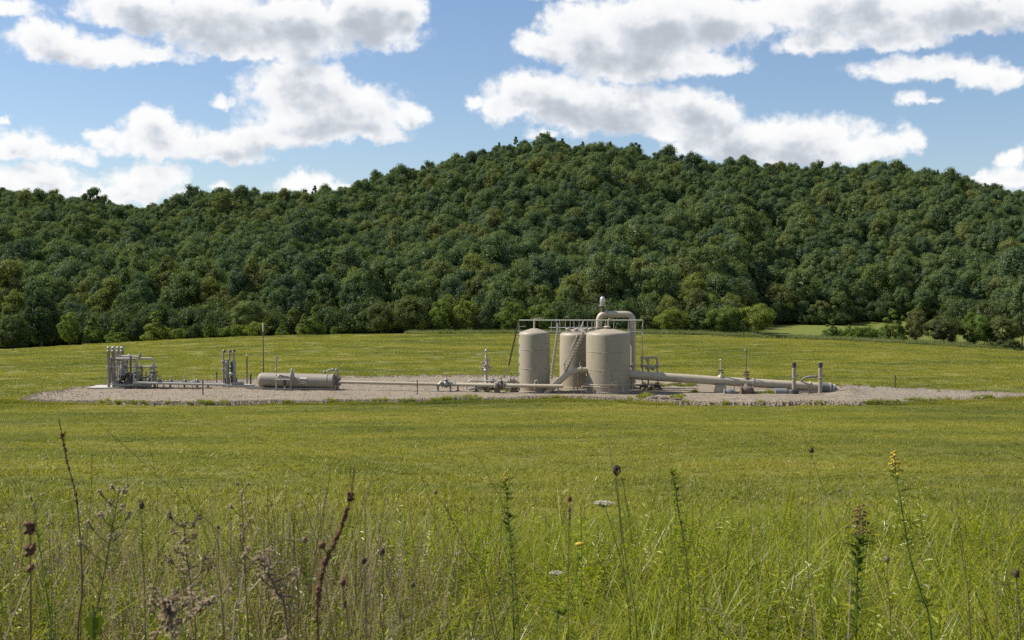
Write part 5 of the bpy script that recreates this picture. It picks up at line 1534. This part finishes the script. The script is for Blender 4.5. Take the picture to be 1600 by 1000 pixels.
def leaf_quad(mb, c, dirv, L, w, sag=0.25):
    dirv = Vector(dirv).normalized()
    sd = dirv.cross(V(0, 0, 1))
    if sd.length < 1e-3: sd = V(1, 0, 0)
    sd.normalize()
    p = [c, c + dirv * L * .35, c + dirv * L * .75 - V(0, 0, L * sag * .4), c + dirv * L - V(0, 0, L * sag)]
    ws = [w * .15, w * .5, w * .38, w * .03]
    vs = []
    for q, ww in zip(p, ws): vs += [q - sd * ww, q + sd * ww]
    mb.add(vs, [(0, 1, 3, 2), (2, 3, 5, 4), (4, 5, 7, 6)], True)
def leaves(t, S, i0, i1, per, L, w, mat, rise=0.5):
    mb = MB()
    for i in range(i0, i1):
        for k in range(per):
            a = rw.uniform(0, 6.28)
            q = S[i].lerp(S[min(i + 1, len(S) - 1)], rw.random())
            leaf_quad(mb, q, (math.cos(a), math.sin(a), rise * rw.uniform(.4, 1.3)), L * rw.uniform(.6, 1.2), w)
    mb.build('leaves', mat, t)
def bristle_head(t, c, r, mat, n=46, sq=1.25, name='seed_head', spike=0.5):
    mb = MB().ball(c, r * 0.72, 8, (1, 1, sq))
    for k in range(n):
        z = rw.uniform(-.8, 1); a = rw.uniform(0, 6.28); q = math.sqrt(max(0, 1 - z * z))
        dv = V(q * math.cos(a), q * math.sin(a), z * sq)
        s = dv.cross(V(.3, .2, 1)).normalized() * r * 0.09
        p0, p1 = c + dv * r * .6, c + dv * r * (1 + spike * rw.random())
        mb.add([p0 - s, p0 + s, p1], [(0, 1, 2)])
    return mb.build(name, mat, t)
def nest_head(t, c, r, mat):
    """closed wild-carrot umbel: a cup of inward-curled rays"""
    mb = MB()
    for k in range(22):
        a = k * 2 * math.pi / 22 + rw.uniform(-.1, .1)
        e = V(math.cos(a), math.sin(a), 0)
        R_ = r * rw.uniform(.8, 1.1)
        pts = [c, c + e * R_ * .6 + V(0, 0, r * .35), c + e * R_ * .95 + V(0, 0, r * 1.1), c + e * R_ * .7 + V(0, 0, r * 1.9), c + e * R_ * .3 + V(0, 0, r * 2.3)]
        mb.tube(pts, [r * .05, r * .07, r * .09, r * .11, r * .05], 5)
        mb.ball(pts[3], r * .2, 6); mb.ball(pts[4], r * .16, 6)
    for k in range(10):
        a = rw.uniform(0, 6.28); e = V(math.cos(a), math.sin(a), 0)
        mb.tube([c, c + e * r * .9 - V(0, 0, r * .2 * rw.random())], [r * .04, r * .01], 4)
    mb.build('seed_head', mat, t)
def flat_umbel(t, c, r, mat):
    ray_, fl_ = MB(), MB()
    for k in range(26):
        q = math.sqrt((k + .5) / 26); a = k * 2.4
        e = c + V(math.cos(a) * r * q, math.sin(a) * r * q, r * (.55 - .12 * q * q))
        ray_.tube([c, e], r * .018, 4)
        for j in range(7):
            o = e + V(rw.gauss(0, r * .085), rw.gauss(0, r * .085), rw.gauss(0, r * .03))
            fl_.ball(o, r * .055, 5, (1.2, 1.2, .6))
    ray_.build('rays', M_STEM, t); fl_.build('florets', mat, t)
def spike(t, S, i0, i1, per, r, mat, name='seed_spike'):
    mb = MB()
    for i in range(i0, i1):
        for k in range(per):
            q = S[i].lerp(S[i + 1], (k + rw.random()) / per)
            a = rw.uniform(0, 6.28)
            mb.ball(q + V(math.cos(a), math.sin(a), 0) * r * .8, r * rw.uniform(.6, 1.15), 6, (1, 1, 1.25))
    return mb.build(name, mat, t)
def whorls(t, S, fr, r, mat, sq=1.1, name='seed_whorl'):
    for f_, s in fr:
        i = min(int(f_ * (len(S) - 1)), len(S) - 2)
        mb = MB()
        c = S[i]
        for k in range(16):
            a = rw.uniform(0, 6.28); z = rw.uniform(-1, 1)
            mb.ball(c + V(math.cos(a) * r * s * .6, math.sin(a) * r * s * .6, z * r * s * sq), r * s * .42, 6)
        mb.build(name, mat, t)
def plume(t, S, n, L, mat, fl=0.006, i_top=4):
    """goldenrod plume: short arching branchlets set with tiny flowers"""
    br, fw = MB(), MB()
    for k in range(n):
        q = S[0].lerp(S[min(i_top, len(S) - 1)], k / n)
        a = k * 2.4; l = L * (.25 + .75 * k / n) * rw.uniform(.7, 1.1)
        e = V(math.cos(a), math.sin(a), 0)
        pts = [q, q + e * l * .5 + V(0, 0, l * .3), q + e * l + V(0, 0, l * .15)]
        br.tube(pts, 0.0012, 4)
        for j in range(9):
            u = rw.uniform(.2, 1.0)
            c = pts[0].lerp(pts[1], u * 2) if u < .5 else pts[1].lerp(pts[2], u * 2 - 1)
            fw.ball(c + V(0, 0, fl * .7), fl * rw.uniform(.6, 1.1), 5)
    br.build('branchlets', M_STEM, t); fw.build('flowers', mat, t)
def branchy(t, S, n, L, head_r, mat, stem_mat, i0=0, i1=10, up_=0.8, per=5, headn=0):
    """aster-like top: forked side shoots, each with a cluster of small tufted heads"""
    st, hd_ = MB(), MB()
    for k in range(n):
        q = S[min(i0 + int((i1 - i0) * k / n), len(S) - 1)]
        a = k * 2.4 + rw.uniform(-.4, .4)
        l = L * rw.uniform(.6, 1.1) * (.5 + .5 * (k + 1) / n)
        e = V(math.cos(a), math.sin(a) * .7, 0)
        tip = q + e * l * .75 + V(0, 0, l * up_ * .8)
        st.tube([q, q.lerp(tip, .5) - V(0, 0, l * .08), tip], [.0022, .0018, .0012], 4)
        for j in range(per):
            b = a + rw.uniform(-1.5, 1.5)
            c = tip + V(math.cos(b), math.sin(b), 0) * l * .22 * rw.random() + V(0, 0, rw.uniform(-.1, .22) * l)
            st.tube([q.lerp(tip, .75), c], .001, 4)
            hd_.ball(c, head_r * .6, 5)
            for m_ in range(9):
                z = rw.uniform(-.1, 1); g = rw.uniform(0, 6.28); w_ = math.sqrt(max(0, 1 - z * z))
                dv = V(w_ * math.cos(g), w_ * math.sin(g), z)
                s = dv.cross(V(.3, .1, 1)).normalized() * head_r * .16
                hd_.add([c - s, c + s, c + dv * head_r * 1.4], [(0, 1, 2)])
    st.build('branches', stem_mat, t)['kind'] = 'stuff'; hd_.build('flower_heads', mat, t)['kind'] = 'stuff'

t, S = weed('dock_stalk', 'tall thin stalk with rusty capsules rising highest at far left', 'weed', [(92, 655), (97, 680), (105, 722), (118, 772), (125, 840), (128, 930), (121, 1000)], 4.6, 0.0042, M_DRYSTEM)
whorls(t, S, [(.15, 1.25), (.21, .7), (.24, .85), (.27, .6), (.30, .8), (.34, .7), (.38, .75), (.41, .65), (.45, .9), (.47, .75)], 0.0085, M_SEED)
MB().ball(S[5] + V(.008, 0, .01), .008, 6).ball(S[6] + V(.006, 0, 0), .006, 6).build('yellow_petals', M_YELLOW, t)
t, S = weed('seed_spike_stalk', 'thick dark brown seed spike leaning right, left of centre foreground', 'weed', [(554, 728), (549, 770), (541, 800), (524, 845), (504, 890), (497, 940), (496, 1000)], 2.7, 0.0034, M_SEED)
whorls(t, S, [(.18, 1.2)], 0.0075, M_SEED)
spike(t, S, 9, 31, 7, 0.0040, M_SEED)
whorls(t, S, [(.56, 1.1), (.60, .8), (.68, .8)], 0.008, M_SEED)
MB().ball(W(503, 852, 2.7), .009, 8).tube([W(503, 853, 2.7), W(512, 866, 2.7)], .0015, 4).build('seed_whorl', M_SEED, t)
t, S = weed('whorled_stalk', 'straight stalk with three brown seed clumps near left edge', 'weed', [(46, 822), (47, 850), (48, 900), (48, 960), (48, 1000)], 3.2, 0.0032, M_DRYSTEM)
whorls(t, S, [(.06, 1.3), (.27, 1.3), (.37, .9)], 0.0125, M_SEED, .8)
t, S = weed('carrot_seed_head', 'round dark seed head on straight stem right of the pale asters', 'weed', [(221, 797), (223, 860), (226, 930), (227, 1000)], 4.2, 0.0028, M_STEM)
bristle_head(t, W(221, 790, 4.2), 0.014, M_DARKSEED, 60)
t, S = weed('carrot_seed_head', 'brown closed umbel cup on tall stem right of centre', 'weed', [(963, 742), (969, 800), (976, 860), (988, 930), (995, 1000)], 4.4, 0.0030, M_STEM)
nest_head(t, W(963, 743, 4.4), 0.0155, M_DARKSEED)
for a, b in ((957, 962), (968, 978)):
    MB().tube(smooth([W(a + 4, 746, 4.4), W((a + b) / 2 + 8, 800, 4.42), W(b + 10, 850, 4.44)]), 0.0016, 5).build('side_stem', M_STEM, t)
MB().tube(smooth([W(958, 735, 4.42), W(950, 690, 4.45), W(939, 660, 4.5)]), [.0012] * 5 + [.001] * 5 + [.0006], 4).tube(smooth([W(955, 712, 4.42), W(964, 690, 4.45), W(969, 672, 4.5)]), .0008, 4).build('grass_wisp', M_DRYSTEM, t)
t, S = weed('white_umbel', 'cream open umbel flower tilted beside the brown cup', 'flower', [(945, 790), (950, 806), (960, 840), (975, 900), (985, 1000)], 4.7, 0.0028, M_STEM)
flat_umbel(t, W(944, 793, 4.7), 0.040, M_UMBEL)
t, S = weed('white_umbel', 'small faded white umbel low in the grass, centre foreground', 'flower', [(870, 900), (870, 930), (871, 1000)], 4.4, 0.002, M_STEM)
flat_umbel(t, W(870, 900, 4.4), 0.026, M_UMBEL)
t, S = weed('thistle_head', 'small bristly head on very tall thin stem, right foreground', 'weed', [(1268, 711), (1263, 780), (1261, 860), (1265, 930), (1270, 1000)], 5.2, 0.0026, M_STEM)
bristle_head(t, W(1268, 704, 5.2), 0.015, M_DARKSEED, 60, 1.0, 'seed_head', .8)
MB().tube(smooth([W(1268, 710, 5.2), W(1285, 760, 5.2), W(1318, 850, 5.2)]), .0012, 4).tube([W(1262, 697, 5.2), W(1251, 668, 5.2)], [.001, .0006], 4).build('side_stem', M_DRYSTEM, t)
t, S = weed('bent_seed_stalk', 'thin stalk bent rightwards with tiny dark head, right foreground', 'weed', [(1310, 769), (1285, 780), (1247, 801), (1240, 850), (1244, 1000)], 5.4, 0.0018, M_DRYSTEM)
bristle_head(t, W(1312, 767, 5.4), 0.008, M_DARKSEED, 30, 1.0)
t, S = weed('goldenrod', 'tall goldenrod with yellow plume leaning left, right foreground', 'weed', [(1396, 708), (1401, 745), (1410, 800), (1422, 870), (1440, 930), (1456, 1000)], 4.8, 0.0038, M_STEM)
plume(t, S, 16, 0.035, M_YELLOW, .0045, 5); leaves(t, S, 4, 26, 5, .065, .012, M_LEAF)
t, S = weed('goldenrod', 'shorter goldenrod with orange-brown fading top beside the tall one', 'weed', [(1344, 792), (1343, 840), (1340, 880), (1338, 1000)], 5.0, 0.0034, M_STEM)
plume(t, S, 22, 0.065, M_SEED, .0045, 5); leaves(t, S, 5, 15, 9, .07, .016, M_DLEAF, .8)
t, S = weed('goldenrod', 'budding goldenrod with bright green tip right of the brown cup', 'weed', [(1050, 735), (1055, 760), (1062, 810), (1072, 870), (1080, 1000)], 5.0, 0.003, M_STEM)
leaves(t, S, 0, 3, 9, .035, .008, M_LEAF, .9); leaves(t, S, 3, 18, 8, .04, .009, M_DLEAF)
t, S = weed('goldenrod', 'leafy goldenrod with few yellow flowers left of the cream umbel', 'weed', [(789, 740), (792, 780), (796, 830), (800, 900), (803, 1000)], 4.8, 0.003, M_STEM)
plume(t, S, 8, 0.025, M_YELLOW, .004, 4); leaves(t, S, 1, 20, 7, .055, .011, M_LEAF, .7)
t, S = weed('goldenrod', 'low yellow-leaved weed at the bottom, right of the dark spike', 'weed', [(906, 850), (900, 900), (880, 960), (868, 1000)], 3.8, 0.002, M_STEM)
leaves(t, S, 2, 15, 4, .05, .011, M_LEAF, .6); MB().ball(S[0], .01, 6, (1.6, 1, .6)).build('flowers', M_YELLOW, t)
t, S = weed('aster', 'bushy aster with many faded tan flower tufts, left foreground', 'weed', [(186, 770), (180, 800), (172, 840), (164, 890), (152, 950), (146, 1000)], 4.5, 0.0038, M_DRYSTEM)
branchy(t, S, 13, .11, .0085, M_PALE, M_STEM, 0, 16, .8, 7); leaves(t, S, 6, 24, 4, .05, .009, M_DLEAF, .5)
t, S = weed('aster', 'smaller branching aster left of the tall rusty stalk', 'weed', [(55, 782), (58, 830), (66, 880), (76, 950), (80, 1000)], 4.9, 0.003, M_STEM)
branchy(t, S, 6, .07, .007, M_PALE, M_STEM, 0, 8, .8, 5); leaves(t, S, 2, 18, 5, .045, .009, M_LEAF, .5)
t, S = weed('aster', 'upright aster stem with paired tan tufts, above the dead brown weeds', 'weed', [(377, 768), (379, 800), (381, 850), (384, 920), (388, 1000)], 4.6, 0.003, M_DRYSTEM)
branchy(t, S, 9, .085, .0075, M_PALE, M_DRYSTEM, 0, 15, .9, 4); leaves(t, S, 3, 20, 3, .04, .008, M_LILAC, .6)
t, S = weed('aster', 'sprawling aster with dull brown tufts between round head and upright one', 'weed', [(288, 822), (290, 850), (296, 900), (302, 950), (306, 1000)], 4.3, 0.003, M_DRYSTEM)
branchy(t, S, 12, .12, .008, M_LILAC, M_DRYSTEM, 0, 14, .6, 6); leaves(t, S, 2, 16, 4, .05, .01, M_LILAC, .3)
for lab, pts, d, r_, mt in (
 ('round brown seed head on thin stem right of the dark spike', [(568, 880), (570, 930), (572, 1000)], 3.6, .013, M_DARKSEED),
 ('taller of two brown heads right of the dark spike', [(597, 866), (598, 900), (600, 1000)], 3.6, .012, M_DARKSEED),
 ('low brown seed head touching the dark spike on its right', [(536, 914), (538, 950), (545, 1000)], 3.2, .012, M_SEED),
 ('small brown head between the dark spike and centre', [(645, 918), (644, 950), (643, 1000)], 3.6, .0095, M_DARKSEED),
 ('tiny seed head on arching stem, upper centre foreground', [(681, 774), (700, 800), (730, 860), (765, 930)], 5.0, .009, M_SEED),
 ('spiky dull seed head left of the dark spike', [(476, 848), (470, 890), (465, 1000)], 3.9, .013, M_LILAC),
 ('reddish seed head left of the cream umbel', [(890, 784), (889, 830), (888, 900), (888, 1000)], 4.6, .013, M_SEED),
 ('fluffy dark head low in the right foreground grass', [(1386, 878), (1388, 930), (1392, 1000)], 4.2, .013, M_LILAC),
 ('brown head at the right frame edge', [(1588, 900), (1592, 950), (1594, 1000)], 3.8, .016, M_DARKSEED),
 ('dark seed head with bent neck, lower left of centre', [(341, 828), (341, 870), (345, 930), (350, 1000)], 4.4, .008, M_DARKSEED)):
    t, S = weed('seed_head_weed', lab, 'weed', pts, d, .0024, M_DRYSTEM)
    bristle_head(t, W(pts[0][0], pts[0][1] - 4, d), r_, mt, 50, 1.2)
    if 'reddish' in lab:
        whorls(t, S, [(.1, .8), (.16, .8), (.2, .6)], .01, M_LILAC)
# dead woody weeds in the left corner
for lab, pts, d in (('brownish dead weed sprawling along the bottom left edge', [(330, 935), (300, 958), (262, 985), (240, 1000)], 3.2),
                    ('brown dead weed with curled leaves left of the dark spike', [(405, 868), (415, 890), (435, 930), (450, 1000)], 3.4),
                    ('shrivelled weed with curled brown leaves, lower left', [(258, 935), (262, 960), (270, 1000)], 3.1)):
    t, S = weed('dead_weed', lab, 'weed', pts, d, .0042, M_LILAC)
    leaves(t, S, 0, max(6, len(S) - 6), 6, .034, .008, M_LILAC, .2)
    branchy(t, S, 12, .10, .006, M_PALE, M_LILAC, 0, 12, .5, 5)
# long single grass culms
for lab, pts, d, mt, r_ in (
 ('long culm arching from upper left across the left meadow', [(150, 658), (215, 715), (290, 785), (340, 830), (390, 900), (420, 1000)], 4.2, M_STEM, .0016),
 ('thin upright culm right of the round dark seed head', [(230, 688), (243, 740), (247, 830), (245, 920), (240, 1000)], 4.4, M_STEM, .0016),
 ('culm crossing the arching one, leaning left', [(266, 724), (300, 790), (335, 870), (350, 1000)], 4.6, M_STEM, .0013),
 ('brown upright culm just right of the rusty stalk', [(144, 700), (143, 760), (138, 820), (130, 900), (126, 1000)], 4.6, M_DRYSTEM, .002),
 ('curved culm at the far left edge', [(12, 740), (35, 775), (45, 830), (60, 890), (78, 1000)], 4.8, M_STEM, .0015),
 ('dark straight culm left of the leafy goldenrod', [(748, 714), (766, 750), (784, 785), (800, 850), (812, 1000)], 4.6, M_DRYSTEM, .0018),
 ('culm rising just right of the dark spike tip', [(553, 770), (562, 830), (568, 870), (575, 1000)], 4.2, M_STEM, .0014),
 ('slim culm between dark spike and brown heads', [(583, 780), (592, 830), (600, 880), (625, 960), (634, 1000)], 4.0, M_DRYSTEM, .0016),
 ('faint culm rising in the centre right meadow', [(1014, 690), (1030, 735), (1045, 790), (1060, 1000)], 5.6, M_STEM, .0012),
 ('faint leaning culm left of the tall goldenrod', [(1155, 722), (1166, 760), (1174, 800), (1180, 1000)], 5.6, M_DRYSTEM, .0012),
 ('pale bleached straw leaning right, lower left', [(380, 900), (372, 950), (364, 1000)], 3.4, M_STRAW, .003),
 ('culm at the lower right, straight and dark', [(1553, 825), (1556, 880), (1558, 1000)], 4.4, M_DRYSTEM, .002),
 ('stiff dark culm right of the tall goldenrod', [(1495, 800), (1502, 840), (1510, 900), (1516, 1000)], 4.6, M_DRYSTEM, .0026),
 ('bleached bent straw low right of centre', [(1095, 950), (1130, 960), (1158, 993), (1162, 1010)], 3.8, M_STRAW, .002),
 ('curling white straw right of centre bottom', [(1316, 888), (1328, 905), (1330, 930), (1327, 960)], 4.2, M_STRAW, .0018)):
    weed('grass_culm', lab, 'grass stalk', pts, d, r_, mt)
# one broad leaf low in the left corner
t, S = weed('broad_leaf_weed', 'single broad bright green leaf at the bottom left', 'weed', [(146, 985), (146, 1005)], 3.0, .003, M_STEM)
mb = MB()
b0 = W(146, 1000, 3.0)
pts_ = [(0, 0), (.016, .02), (.026, .045), (.022, .06), (.008, .056), (-.008, .06), (-.02, .052), (-.022, .035), (-.012, .015)]
mb.add([b0 + V(x, -.004 * math.cos(x * 90), z) for x, z in pts_], [tuple(range(len(pts_)))], True)
mb.build('leaf', M_LEAF, t)
